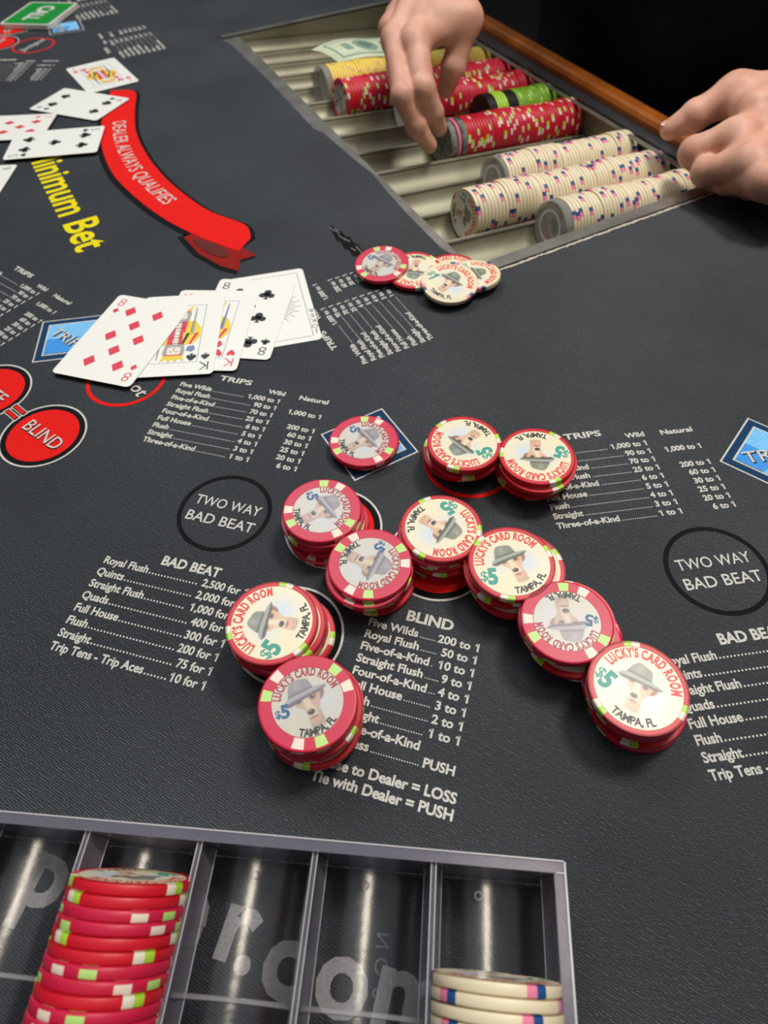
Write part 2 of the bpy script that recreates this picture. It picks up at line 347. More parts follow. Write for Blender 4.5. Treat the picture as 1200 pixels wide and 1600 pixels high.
bet_circle(fc1, -1.9, 'BLIND'); bet_circle(fc2, -1.9, 'ANTE')
def equals(c1, c2):
    mb = MB(); c1, c2 = np.array(c1), np.array(c2); m_ = (c1 + c2) / 2; d = (c2 - c1) / np.linalg.norm(c2 - c1); n = np.array([-d[1], d[0]])
    for s in (-1, 1):
        mb.line(m_ + n * s * .0028 - d * .007, m_ + n * s * .0028 + d * .007, .0044, Z3, 0); mb.line(m_ + n * s * .0028 - d * .006, m_ + n * s * .0028 + d * .006, .0032, Z4, 1); mb.line(m_ + n * s * .0028 - d * .0052, m_ + n * s * .0028 + d * .0052, .0022, Z5, 2)
    tobj(mb, 'equals_sign', [P_WHITE, P_BLACK, P_RED])
equals((-.0275, .2025), (.027, .181)); equals((-.2067, .2818), (-.2531, .3236)); equals(fc1, fc2)
def jackpot(c, a, r=.0262):
    mb = MB(); mb.ring(c, r - .0026, r, Z1, 0); fr = frame((c[0], c[1], a))
    text(mb, 'Jackpot', fr(.5, -3.4), a, 0.0090, Z1, 2, .042, 'C', 0.02, shear=0.2); text(mb, 'Jackpot', fr(0, -3.0), a, 0.0090, Z2, 1, .042, 'C', 0.01, shear=0.2)
    return tobj(mb, 'jackpot_circle', [P_RED, P_WHITE, P_BLACK], 'red ring lettered Jackpot')
jackpot((.0505, .2445), -.31); jackpot(at2(198, 592), -1.15 + .25); jackpot(at2(52, 71), 1.15)
def diamond(corners, a, word_c):
    """corners in order round the square"""
    mb = MB(); c = np.mean(corners, 0); P = [np.array(q) for q in corners]
    sc = lambda k: [c + (q - c) * k for q in P]
    mb.poly(sc(1.0), Z1, 0); mb.poly(sc(.955), Z2, 1); mb.poly(sc(.76), Z3, 0); mb.poly(sc(.71), Z4, 2)
    q = sc(.71); h = [q[0], q[1] * .5 + q[0] * .5, q[2] * .5 + q[3] * .5, q[3]]; mb.poly([q[0], (q[0] + q[1]) / 2, (q[2] + q[3]) / 2 * .4 + c * .6, (q[3] + q[0]) / 2], Z5, 3)
    text(mb, 'TRIPS', word_c + np.array([.0006, -.0041]), a, .0084, .0009, 4, .0335, 'C', .02); text(mb, 'TRIPS', word_c + np.array([0, -.0036]), a, .0084, .00105, 0, .0335, 'C', .008)
    return tobj(mb, 'trips_square', [P_WHITE, P_NAVY, P_SKY, P_BLUE, P_BLACK], 'blue framed square lettered TRIPS')
def square(p0, p1, flip=1):
    a, b = at2(*p0), at2(*p1); d = b - a; n = np.array([-d[1], d[0]]) * flip; return [a, b, b + n, a + n]
def cw(sq): return np.mean(sq, 0)
sq = square((501, 679), (597, 638), -1); diamond(sq, -.31, cw(sq))
sq = square((1124, 721), (1168, 653), -1); diamond(sq, .0975, cw(sq))
sq = square((50, 567), (67, 503), -1); diamond(sq, -.68, cw(sq) + np.array([-.003, -.002]))
sq = square((77, 54), (75, 38), -1); diamond([at2(78, 55), at2(75, 38), at2(124, 31), at2(132, 47)], 2.2, at2(102, 43))

# ribbon banner with curved lettering
rb = MB()
edgeR = [(203, 141), (213, 147), (211, 173), (213, 207), (230, 243), (260, 280), (300, 313), (333, 333), (383, 352), (392, 373)]
edgeL = [(173, 142), (171, 150), (158, 197), (160, 233), (177, 273), (213, 310), (253, 340), (293, 362), (330, 378), (373, 393)]
cR = catmull([at2(*q) for q in edgeR], 6, False); cL = catmull([at2(*q) for q in edgeL], 6, False)
def strip(mb, A, B, z, m):
    n = len(A); mb.add([(*p, z) for p in A] + [(*p, z) for p in B], [(i, i + 1, n + i + 1, n + i) for i in range(n - 1)], m)
shift = np.array([-.004, -.004])
strip(rb, cR + np.array([.004, -.001]), cL + shift, Z1, 1); strip(rb, cR, cL, Z3, 0)
tail = [at2(*q) for q in [(287, 371), (300, 366), (330, 376), (366, 390), (379, 388), (401, 399), (375, 407), (373, 424), (345, 416), (311, 397)]]
ct = np.mean(tail, 0); rb.poly([ct + (q - ct) * 1.09 + shift * .6 for q in tail], Z1, 1); rb.poly(tail, Z2, 2)
rb.poly(catmull([at2(*q) for q in [(302, 376), (335, 381), (356, 394), (352, 403), (325, 396)]], 5), Z5, 3)
mid = (cR * .53 + cL * .47)
def text_path(mb, s, path, size, z, m, s0, s1, off=0.0, drop=0.0):
    seg = np.linalg.norm(np.diff(path, axis=0), axis=1); cum = np.r_[0, np.cumsum(seg)]; k = size / CAP
    tot = text_width(s, off) * k; a = s0 * cum[-1]; span = (s1 - s0) * cum[-1]; sx = span / tot
    for ch in s:
        v, f, adv = glyph(ch, off); L = adv * k * sx; q = a + L / 2; e = .004
        P = np.array([np.interp(q, cum, path[:, 0]), np.interp(q, cum, path[:, 1])]); Q = np.array([np.interp(q + e, cum, path[:, 0]), np.interp(q + e, cum, path[:, 1])]); Q0 = np.array([np.interp(q - e, cum, path[:, 0]), np.interp(q - e, cum, path[:, 1])])
        d = (Q - Q0) / np.linalg.norm(Q - Q0); n = np.array([-d[1], d[0]])
        if len(v):
            lx = (v[:, 0] - adv / 2) * k * sx; ly = v[:, 1] * k + drop
            W = P + lx[:, None] * d + ly[:, None] * n; mb.add([(*p, z) for p in W], f, m)
        a += L
text_path(rb, 'DEALER ALWAYS QUALIFIES', mid, .0135, Z4, 4, .22, .73, 0.0, -.006)
tobj(rb, 'ribbon_banner', [P_RED, P_BLACK, P_DKRED, P_SHADE, P_WHITE], 'red printed ribbon lettered DEALER ALWAYS QUALIFIES')
yb = MB()
A, B = at2(43, 240), at2(121, 395); d = B - A
text(yb, 'Minimum Bet', A, math.atan2(d[1], d[0]), .028, Z1, 0, float(np.linalg.norm(d)), 'L', 0.02)
tobj(yb, 'minimum_bet_lettering', P_YEL)
# grey web-address letters on the felt, under the clear rack
gb = MB(); ga = math.atan2(-9.7 - 31.8, 1.0 + 135.1)
def gl(ch, x, y, wd=None): text(gb, ch, at2(x, y), ga, .0245, Z1, 0, wd, 'L', 0.03)
gl('p', 22, 1402); gl('o', 104, 1428); gl('e', 244, 1458); gl('r', 328, 1490); gl('.', 360, 1512); gl('c', 398, 1545); gl('o', 482, 1572); gl('m', 574, 1596)
tobj(gb, 'web_address_lettering', P_GREY)
# tear in the felt by the tray and the frayed cloth along the tray's near rim
te = MB()
tl = [(512, 352), (520, 353), (527, 362), (533, 361), (541, 370), (546, 369), (552, 379), (560, 383), (567, 392), (578, 402), (581, 412), (572, 408), (566, 411), (559, 401), (551, 400), (545, 391), (538, 389), (533, 379), (526, 377), (521, 366)]
te.poly([at2(*q) for q in tl], Z1, 0)
for a_, b_ in (((513, 354), (524, 362)), ((529, 368), (540, 376)), ((536, 372), (547, 378)), ((548, 388), (556, 392)), ((556, 385), (566, 396)), ((564, 404), (575, 408)), ((524, 358), (530, 366))): te.line(at2(*a_), at2(*b_), .0011, Z2, 1)
tobj(te, 'felt_tear', [P_BLACK, print_mat('frayed_thread', (.16, .15, .13))])
fr_ = MB()
for i in range(60):
    t = i / 60; a = tp(-1 + 225 * t, -4.3, .4); b = tp(-1 + 225 * (t + 1 / 60), -4.3 + random.uniform(-.8, .8), .4); fr_.line(a, b, .0022 + random.uniform(-.0006, .0006), .0004, 0)
tobj(fr_, 'frayed_felt_edge', M_EDGE)

# ================================================================ CHIP TRAY
tray = empty('chip_tray', tuple(tp(115, 300, -50))); tag(tray, 'dull bronze metal dealer chip tray set into the table', 'chip tray')
def to_parent(o, root):
    o.parent = root; o.matrix_parent_inverse = Matrix.Translation(-Vector(root.location)); return o
R_T = 21.2
tr = MB(); prof = []
NT = 13
for i in range(NT):
    vc = tube_v(i)
    for k in range(13):
        a = math.pi * k / 12; dv = -R_T * math.cos(a); dz = -R_T * math.sin(a)
        prof.append((vc + dv, -5.5 + (dz * .74)))
us = [0.5, 40, 120, 200, 1]
nU = 8
v = []; 
for j in range(nU + 1):
    for (pv, pz) in prof:
        uu = front_u(pv) + (wall_u(pv) - front_u(pv)) * j / nU; v.append(tp(uu, pv, pz - .09 * uu))
n = len(prof); f = []
for j in range(nU):
    for i in range(n - 1): f.append((j * n + i, j * n + i + 1, (j + 1) * n + i + 1, (j + 1) * n + i))
tr.add(v, f)
to_parent(tr.obj('troughs', M_BRONZE, None, True), tray)
wl = MB()
def wallquad(mb, u0, v0, u1, v1, z0, z1, th=1.2, m=0):
    a, b = np.array([u0, v0], float), np.array([u1, v1], float); d = (b - a) / np.linalg.norm(b - a); nn = np.array([d[1], -d[0]]) * th
    P = [tp(*q, z) for z in (z0, z1) for q in (a, b, b + nn, a + nn)]
    mb.add(P, [(0, 3, 2, 1), (4, 5, 6, 7), (0, 1, 5, 4), (1, 2, 6, 5), (2, 3, 7, 6), (3, 0, 4, 7)], m)
VT = 11.3 + PITCH_V * NT
wallquad(wl, wall_u(8) + 1.3, 8, wall_u(VT + 3) + 1.3, VT + 3, -64, -1.7)
wallquad(wl, front_u(8), 8, front_u(VT + 3), VT + 3, -46, -2.6, -1.2); wallquad(wl, -13, 9.5, wall_u(8), 9.5, -64, -1.7, 1.2); wallquad(wl, 18, VT + 2, wall_u(VT), VT + 2, -64, -1.7, -1.2)
to_parent(wl.obj('tray_walls', M_BRONZE), tray)
def flange(u0, v0, u1, v1, wd, z=0.6, th=1.0):
    mb = MB(); a, b = np.array([u0, v0], float), np.array([u1, v1], float); d = (b - a) / np.linalg.norm(b - a); nn = np.array([d[1], -d[0]]) * wd
    P = [tp(*q, zz) for zz in (z - th, z) for q in (a, b, b + nn, a + nn)]
    mb.add(P, [(0, 3, 2, 1), (4, 5, 6, 7), (0, 1, 5, 4), (1, 2, 6, 5), (2, 3, 7, 6), (3, 0, 4, 7)]); return to_parent(mb.obj('rim', M_RIM), tray)
fm = MB(); q4 = [(-22, 3), (front_u(3) + 1.5, 3), (front_u(VT) + 1.5, VT + 9), (-16, VT + 9)]
fm.add([tp(*q, z_) for z_ in (-2.4, -1.4) for q in q4], [(0, 3, 2, 1), (4, 5, 6, 7), (0, 1, 5, 4), (1, 2, 6, 5), (2, 3, 7, 6), (3, 0, 4, 7)]); to_parent(fm.obj('rim', M_RIM), tray); flange(-6, -1.5, 232, -1.5, -11.5, 0.6); flange(227, -1.5, 259, VT + 8, 5.0, 1.3); flange(-2, VT + 9, 259, VT + 9, 7.5, 0.9)
rd = MB()
for k in range(NT - 1):
    vv = 11.3 + PITCH_V * (k + 1); 
    P = [tp(u_, vv + e, -4.6 - .09 * u_ + h) for u_ in (front_u(vv), wall_u(vv)) for e, h in ((-1.7, -1.2), (-1.0, 0), (1.0, 0), (1.7, -1.2))]
    rd.add(P, [(0, 1, 5, 4), (1, 2, 6, 5), (2, 3, 7, 6)])
to_parent(rd.obj('dividers', M_BRONZE), tray)

# ================================================================ CHIPS
CR, CT = 0.02025, 0.0035
K_RED = mat('chip_red', (0.60, 0.010, 0.024), 0.42, spec=0.45); K_CRIM = mat('chip_crimson', (0.56, 0.012, 0.052), 0.42, spec=0.45)
K_LIME = mat('chip_lime', (0.42, 0.68, 0.05), 0.45); K_WHITE = mat('chip_white_spot', (0.80, 0.74, 0.62), 0.45); K_CREAM = mat('chip_cream', (0.76, 0.66, 0.46), 0.45)
K_PALE = mat('chip_pale_face', (0.66, 0.61, 0.52), 0.45); K_PINK = mat('chip_pink', (0.80, 0.22, 0.34), 0.45); K_BLUE = mat('chip_blue', (0.015, 0.075, 0.24), 0.45)
K_YEL = mat('chip_yellow', (0.85, 0.60, 0.09), 0.45); K_GRN = mat('chip_green', (0.22, 0.46, 0.03), 0.45); K_BLK = mat('chip_black', (0.012, 0.011, 0.012), 0.4)
K_LIME2 = mat('chip_soft_lime', (0.46, 0.70, 0.20), 0.45); K_PNKW = mat('chip_soft_white', (0.80, 0.67, 0.55), 0.45)
SEG = 72
def chip_mesh(name, base, face, spots, face_r, rim_zone):
    """spots: list of (start segment, length, material index); rim_zone = (r0, r1) of the face reached by the spots"""
    mats = [base, face]; idx = []
    for s in spots:
        if s[2] not in mats: mats.append(s[2])
    seg = [0] * SEG
    for st, ln, m in spots:
        for k in range(ln): seg[(st + k) % SEG] = mats.index(m)
    R, T = CR, CT
    rings = [(face_r * .5 * R, T - .00012, 'face'), (face_r * R, T - .00012, 'face'), (face_r * R + .0001, T, 'rim0'), (rim_zone[0] * R, T, 'plain'), (rim_zone[1] * R, T, 'spot'), (.965 * R, T, 'outer'), (.99 * R, T - .0003, 'outer'), (R, T - .0008, 'outer'), (R, .0008, 'side'), (.99 * R, .0003, 'side'), (.965 * R, 0, 'side'), (face_r * R, 0, 'side')]
    v = [(0, 0, T - .00012)]; 
    for r, z, _ in rings: v += [(r * math.cos(2 * math.pi * i / SEG), r * math.sin(2 * math.pi * i / SEG), z) for i in range(SEG)]
    v.append((0, 0, 0)); f = []; mi = []
    for i in range(SEG): f.append((0, 1 + i, 1 + (i + 1) % SEG)); mi.append(1)
    for k in range(1, len(rings)):
        kind = rings[k][2]
        for i in range(SEG):
            j = (i + 1) % SEG; a = 1 + (k - 1) * SEG; b = 1 + k * SEG; f.append((a + i, b + i, b + j, a + j))
            mi.append(1 if kind == 'face' else 0 if kind in ('rim0', 'plain') else seg[i] if kind in ('spot', 'side') else (seg[i] if rim_zone[1] > .99 else (seg[i] if k == 7 + 1 else 0)))
    for i in range(SEG): f.append((len(v) - 1, 1 + (len(rings) - 1) * SEG + (i + 1) % SEG, 1 + (len(rings) - 1) * SEG + i)); mi.append(1)
    me = bpy.data.meshes.new(name); me.from_pydata(v, [], f)
    for m in mats: me.materials.append(m)
    me.polygons.foreach_set('material_index', mi); me.polygons.foreach_set('use_smooth', [True] * len(mi))
    me.update()
    try: me.set_sharp_from_angle(angle=math.radians(35))
    except Exception: pass
    return me
def pairs(m1, m2, w, g, n=3, st=0): 
    o = []
    for k in range(n): b = st + k * SEG // n; o += [(b, w, m1), (b + w + g, w, m2)]
    return o
ME = {'A': chip_mesh('poker_chip_red', K_RED, K_CREAM, pairs(K_WHITE, K_LIME, 2, 0), .885, (.886, 1.0)),
      'B': chip_mesh('poker_chip_crimson', K_CRIM, K_PALE, pairs(K_PNKW, K_LIME2, 3, 3), .72, (.735, .945)),
      'W': chip_mesh('poker_chip_cream', K_CREAM, K_CREAM, pairs(K_PINK, K_BLUE, 2, 0, 3), .88, (.89, 1.0)),
      'Y': chip_mesh('poker_chip_yellow', K_YEL, K_CREAM, pairs(K_LIME, K_PINK, 1, 0, 3), .86, (.87, 1.0)),
      'G': chip_mesh('poker_chip_green', K_GRN, K_CREAM, pairs(K_LIME, K_LIME2, 2, 0, 3), .86, (.87, 1.0)),
      'L': chip_mesh('poker_chip_lime', K_LIME, K_CREAM, [], .86, (.87, 1.0)),
      'K': chip_mesh('poker_chip_black', K_BLK, K_BLK, [], .86, (.87, 1.0))}
# ---- the printed face: a dog in a fedora, painted per vertex
def smooth_in(d, e): return np.clip(.5 - d / (2 * e), 0, 1)
def poly_sd(px, py, pts):
    pts = np.array(pts, float); d = np.full(px.shape, 9.); s = np.ones(px.shape)
    for i in range(len(pts)):
        a = pts[i]; b = pts[i - 1]; e = b - a; wx, wy = px - a[0], py - a[1]; t = np.clip((wx * e[0] + wy * e[1]) / (e @ e), 0, 1)
        d = np.minimum(d, np.hypot(wx - e[0] * t, wy - e[1] * t))
        c1 = py >= a[1]; c2 = py < b[1]; c3 = e[0] * wy > e[1] * wx
        s = np.where((c1 & c2 & c3) | (~c1 & ~c2 & ~c3), -s, s)
    return d * s
def ell(px, py, c, rx, ry, a=0):
    x, y = px - c[0], py - c[1]; ca, sa = math.cos(a), math.sin(a); X, Y = x * ca + y * sa, -x * sa + y * ca
    return (np.sqrt((X / rx) ** 2 + (Y / ry) ** 2) - 1) * min(rx, ry)
def paint_dog(x, y, style):
    A = style == 'A'
    base = np.array([0.78, 0.69, 0.48] if A else [0.54, 0.50, 0.42]); sky = np.array([0.50, 0.62, 0.80] if A else [0.50, 0.52, 0.56])
    col = np.tile(base, (len(x), 1))
    def lay(mask, c):
        nonlocal col
        col = col * (1 - mask[:, None]) + np.array(c) * mask[:, None]
    lay(smooth_in(poly_sd(x, y, [(-9, -9), (9, -9), (9, 9), (-9, 9)]), .1) * 0, base); lay(np.exp(-(((x - .42) / .42) ** 2 + ((y + .05) / .42) ** 2)) * .75, sky); lay(np.exp(-(((x + .4) / .3) ** 2 + ((y - .05) / .4) ** 2)) * .45, sky)
    fur = [.66, .43, .28] if A else [.46, .33, .25]; furl = [.80, .64, .46] if A else [.60, .48, .37]; dk = [.03, .025, .025] if A else [.05, .045, .06]
    hat = [.20, .215, .17] if A else [.26, .23, .25]; hatd = [.07, .075, .06] if A else [.14, .12, .14]; hatl = [.33, .34, .28] if A else [.34, .31, .33]; brn = [.34, .14, .07] if A else [.28, .17, .13]
    neck = catmull([(-.02, -.35), (.22, -.2), (.34, -.45), (.36, -.68), (.05, -.74), (-.02, -.6)], 5); lay(smooth_in(poly_sd(x, y, neck), .03), [q * .86 for q in fur])
    ear = catmull([(.26, .22), (.44, .30), (.46, .12), (.36, -.02), (.26, .02)], 5); lay(smooth_in(poly_sd(x, y, ear), .02), brn)
    face = catmull([(-.36, .08), (-.20, .24), (.12, .32), (.32, .22), (.33, -.02), (.27, -.28), (.24, -.50), (.12, -.62), (0, -.56), (-.05, -.38), (-.13, -.20), (-.30, -.08)], 5)
    lay(smooth_in(poly_sd(x, y, face), .02), fur)
    muz = catmull([(-.12, .2), (.0, .22), (.06, .0), (.18, -.22), (.2, -.42), (.1, -.52), (.0, -.4), (-.06, -.2)], 5); lay(smooth_in(poly_sd(x, y, muz), .04) * .85, furl)
    lay(smooth_in(ell(x, y, (-.24, .05), .11, .09, .3), .03) * .45, brn); lay(smooth_in(ell(x, y, (.16, .10), .11, .09, .2), .03) * .5, brn)
    for c in ((-.22, .05), (.15, .10)): lay(smooth_in(ell(x, y, c, .070, .052, .2), .014), dk); lay(smooth_in(ell(x, y, (c[0] + .015, c[1] + .015), .012, .012), .008), [.8, .8, .8])
    lay(smooth_in(ell(x, y, (.05, -.29), .098, .078, .15), .014), dk); lay(smooth_in(ell(x, y, (.03, -.255), .03, .018), .012) * .6, [.4, .4, .42])
    lay(smooth_in(ell(x, y, (.11, -.44), .10, .035, .25), .015), [q * 2 for q in dk]); lay(smooth_in(ell(x, y, (.125, -.485), .065, .05, .25), .015), [.72, .25, .22] if A else [.56, .27, .24])
    crown = catmull([(-.44, .12), (-.45, .40), (-.34, .62), (-.12, .64), (.08, .60), (.20, .36), (.22, .26), (-.1, .16)], 5); cm = smooth_in(poly_sd(x, y, crown), .018)
    lay(cm, hat); lay(cm * np.exp(-((x + .22) / .10) ** 2 - ((y - .48) / .16) ** 2) * .8, hatl); lay(cm * smooth_in(np.abs(y - .30 - .22 * x) - .055, .02) * .7, hatd)
    brim = catmull([(-.62, -.02), (-.52, .15), (-.30, .22), (.0, .29), (.28, .36), (.56, .34), (.40, .22), (.1, .16), (-.25, .06), (-.45, -.02)], 6); bm = smooth_in(poly_sd(x, y, brim), .016)
    lay(bm, hatl); under = catmull([(-.60, -.02), (-.40, .07), (-.05, .17), (.3, .26), (.52, .33), (.38, .20), (.1, .13), (-.25, .02), (-.45, -.06)], 6); lay(smooth_in(poly_sd(x, y, under), .02), hatd)
    g = rng.normal(0, .02, len(x)); return np.clip(col + g[:, None] * (1 if not A else .5), 0, 1)
def vcol_mat(name, rough=0.35, coat=0.0):
    m = mat(name, (1, 1, 1), rough, coat=coat); a = m.node_tree.nodes.new('ShaderNodeVertexColor'); a.layer_name = 'ink'; m.node_tree.links.new(a.outputs['Color'], bsdf(m).inputs['Base Color']); return m
M_INK = vcol_mat('chip_print', 0.36)
INK_RED = mat('ink_red', (0.66, 0.035, 0.03), 0.45); INK_TEAL = mat('ink_teal', (0.03, 0.30, 0.24), 0.45); INK_BLK = mat('ink_black', (0.02, 0.018, 0.018), 0.45)
INK_DRED = mat('ink_dark_red', (0.34, 0.03, 0.05), 0.45); INK_NAVY = mat('ink_blue', (0.02, 0.10, 0.24), 0.45); INK_STAIN = mat('ink_stain', (0.10, 0.075, 0.05), 0.6)
def face_mesh(style):
    rf = (.875 if style != 'B' else .715) * CR; N = 90; g = np.linspace(-1, 1, N + 1); U, V = np.meshgrid(g, g); X = U * np.sqrt(1 - V * V / 2); Y = V * np.sqrt(1 - U * U / 2)
    v = np.stack([X.ravel() * rf, Y.ravel() * rf, np.full(X.size, CT + .00002)], 1)
    f = [(j * (N + 1) + i, j * (N + 1) + i + 1, (j + 1) * (N + 1) + i + 1, (j + 1) * (N + 1) + i) for j in range(N) for i in range(N)]
    me = bpy.data.meshes.new('printed_face'); me.from_pydata(v.tolist(), [], f); me.materials.append(M_INK)
    k = .88 if style != 'B' else .98
    col = paint_dog(X.ravel() / k * (1.02 if style != 'B' else .90), Y.ravel() / k * (1.02 if style != 'B' else .90), 'A' if style != 'B' else 'B')
    at_ = me.color_attributes.new('ink', 'FLOAT_COLOR', 'POINT'); at_.data.foreach_set('color', np.c_[col, np.ones(len(col))].ravel().astype(np.float32)); me.update(); return me
def letter_mesh(style):
    mb = MB(); z = CT + .00005; R = CR
    if style == 'B':
        text_arc(mb, "LUCKY'S CARD ROOM", (0, 0), .545 * R, math.radians(90), .165 * R, z, 0, 152, .045); text_arc(mb, 'TAMPA, FL', (0, 0), .70 * R, math.radians(-80), .15 * R, z, 2, 70, .04, True)
        text(mb, '$', (-.67 * R, -.19 * R), 0, .15 * R, z, 1, None, 'L', .03); text(mb, '5', (-.56 * R, -.22 * R), 0, .27 * R, z, 1, None, 'L', .035); mats = [INK_DRED, INK_NAVY, INK_BLK]
    else:
        dz = '5' if style == 'A' else '1'
        text_arc(mb, "LUCKY'S CARD ROOM", (0, 0), .645 * R, math.radians(103), .205 * R, z, 0, 150, .048); text_arc(mb, 'TAMPA, FL', (0, 0), .82 * R, math.radians(-66), .165 * R, z, 2, 66, .035, True)
        text(mb, '$', (-.82 * R, -.37 * R), -.12, .25 * R, z, 1, None, 'L', .012); text(mb, dz, (-.66 * R, -.48 * R), -.10, .40 * R, z, 1, .24 * R, 'L', .05); mats = [INK_RED, INK_TEAL, INK_BLK]
    me = bpy.data.meshes.new('lettering'); me.from_pydata([tuple(map(float, q)) for q in mb.v], [], mb.f)
    for m in mats: me.materials.append(m)
    me.polygons.foreach_set('material_index', mb.m); me.update(); return me
FACE = {k: face_mesh(k) for k in 'AB'}; FACE['W'] = FACE['A']; LET = {k: letter_mesh(k) for k in 'ABW'}
KIND = {'A': 'five_dollar_chip', 'B': 'five_dollar_chip', 'W': 'one_dollar_chip', 'Y': 'yellow_chip', 'G': 'green_chip', 'L': 'lime_chip', 'K': 'black_chip'}
NAME = {'A': 'red', 'B': 'crimson', 'W': 'cream', 'Y': 'yellow', 'G': 'green', 'L': 'lime green', 'K': 'black'}
def chip(kind, mw, label, group, face=False):
    o = bpy.data.objects.new(KIND[kind], ME[kind]); o.matrix_world = mw; COL.objects.link(o); tag(o, label, 'poker chip', group)
    if face and kind in 'ABW':
        for nm, me in (('printed_face', FACE[kind]), ('lettering', LET[kind])):
            c = bpy.data.objects.new(nm, me); COL.objects.link(c); c.parent = o
    return o
def face_up(c, spin, tilt=None):
    m = Matrix.Translation(Vector(c)) 
    if tilt is not None: m = m @ Vector((0, 0, 1)).rotation_difference(Vector(tilt)).to_matrix().to_4x4()
    return m @ Matrix.Rotation(spin, 4, 'Z')
TH = np.linspace(0, 2 * math.pi, 180, endpoint=False)
def project(P):
    d = P - CAM; zz = d @ FWD; return np.stack([600 + F_PX * (d @ RIGHT) / zz, 800 - F_PX * (d @ UP) / zz], -1)
def fit_centre(box, z):
    """centre of a chip-sized circle at height z whose outline has this pixel box (None = ignore)"""
    xs = [b for b in (box[0], box[1]) if b is not None]; ys = [b for b in (box[2], box[3]) if b is not None]
    c = at2(np.mean(xs), np.mean(ys), z)
    for _ in range(40):
        q = project(np.stack([c[0] + CR * np.cos(TH), c[1] + CR * np.sin(TH), np.full_like(TH, z)], -1)); lo, hi = q.min(0), q.max(0)
        ex = np.mean([t - s for t, s in zip(box[:2], (lo[0], hi[0])) if t is not None]); ey = np.mean([t - s for t, s in zip(box[2:], (lo[1], hi[1])) if t is not None])
        a = at2(*(project(np.array([[c[0], c[1], z]]))[0] + [ex, ey]), z); c = c + (a - c) * .8
    return c
# stacks: kind of the top chip, count, top outline box, base outline box, pixel of the lettering arc's middle, description
STACKS = [
 ('B', 2, (515.5, 621, 650, 727), (518, 622, None, 735), (598, 678), 'short stack on the blue TRIPS square'),
 ('A', 6, (667, 784, 654, 732), (665, None, None, 749), (702, 708), 'back stack on the red jackpot ring'),
 ('A', 6, (781.5, 898, 670, 756), (773, 888, None, 782), (841, 739), 'back stack touching the right pay table'),
 ('B', 6, (444, 561, 753, 842), (450, 573, None, 886), (535, 785), 'stack on the left of the ANTE circle'),
 ('A', 6, (629, 750, 778.5, 873), (640, 738, None, 909), (729, 844), 'stack on the red BLIND circle'),
 ('B', 6, (515.6, 640, 831.6, 931.7), (528, 645, None, 963), (608, 900), 'middle stack above the BLIND heading'),
 ('A', 7, (735.6, 864, 828, 933.5), (742, 867, None, 968), (779, 845), 'stack right of the red BLIND circle'),
 ('B', 7, (816.7, 957, 913, 1031), (835, 972, None, 1060), (885, 1006), 'stack second from right end of the diagonal line'),
 ('A', 7, (919.6, 1077, 1011.5, 1141), (917, 1067, None, 1178), (1012, 1037), 'rightmost stack ending the diagonal line'),
 ('A', 8, (353, 496, 912, 1036), (378, 520, None, 1064), (377, 963), 'stack touching the left bad beat pay table'),
 ('B', 8, (402.5, 558, 1026, 1173), (418, 567.7, None, 1202), (472, 1052), 'front stack nearest the clear rack')]
for kt, n, top, base, arc, desc in STACKS:
    zt = (n) * (CT + .00004) + .0002
    ct_ = fit_centre(top, zt); cb = fit_centre(base, 0.001)
    spin0 = math.radians(103 if kt == 'A' else 90)
    am = at2(*arc, zt) - ct_; ang = math.atan2(am[1], am[0]) - spin0
    for i in range(n):
        t = i / (n - 1); c = cb + (ct_ - cb) * (t ** .9)
        if 0 < i < n - 1: c = c + rng.normal(0, .0017, 2)
        k = kt if i == n - 1 else ('A' if random.random() < .6 else 'B')
        lab = (('face-up red chip' if k == 'A' else 'face-up crimson chip') + ' topping the ' + desc) if i == n - 1 else (('bottom' if i == 0 else ordinal(i) + '-from-bottom') + ' chip of the ' + desc)
        chip(k, face_up((c[0], c[1], .0002 + i * (CT + .00004)), ang if i == n - 1 else random.uniform(0, 6.28)), lab, 'chips in the ' + desc, i == n - 1)
# loose chips by the tray
def loose(kind, box, z, arc, lab, tilt=None):
    c = fit_centre(box, z + CT); am = at2(*arc, z + CT) - c; sp = math.atan2(am[1], am[0]) - math.radians(103 if kind != 'B' else 90)
    chip(kind, face_up((c[0], c[1], z), sp, tilt), lab, 'loose chips spread beside the tray', True)
loose('A', (672, 742, 397, 445), .0002, (690, 401), 'red-edged chip at the bottom of the loose spread, mostly covered')
loose('W', (706, 773, 403, 455), .0039, (757, 425), 'cream chip at the right end of the loose spread by the tray', (-.04, .05, 1))
loose('A', (609, 686, 391, 452), .0039, (640, 437), 'red-rimmed chip second from the left in the loose spread', (-.03, -.10, 1))
loose('W', (661, 744, 402, 478), .0078, (722, 425), 'cream chip lying in front on the loose spread', (.02, -.17, 1))
loose('B', (555, 638, 382, 440), .0060, (622, 400), 'crimson chip at the left end of the loose spread', (-.05, -.10, 1))

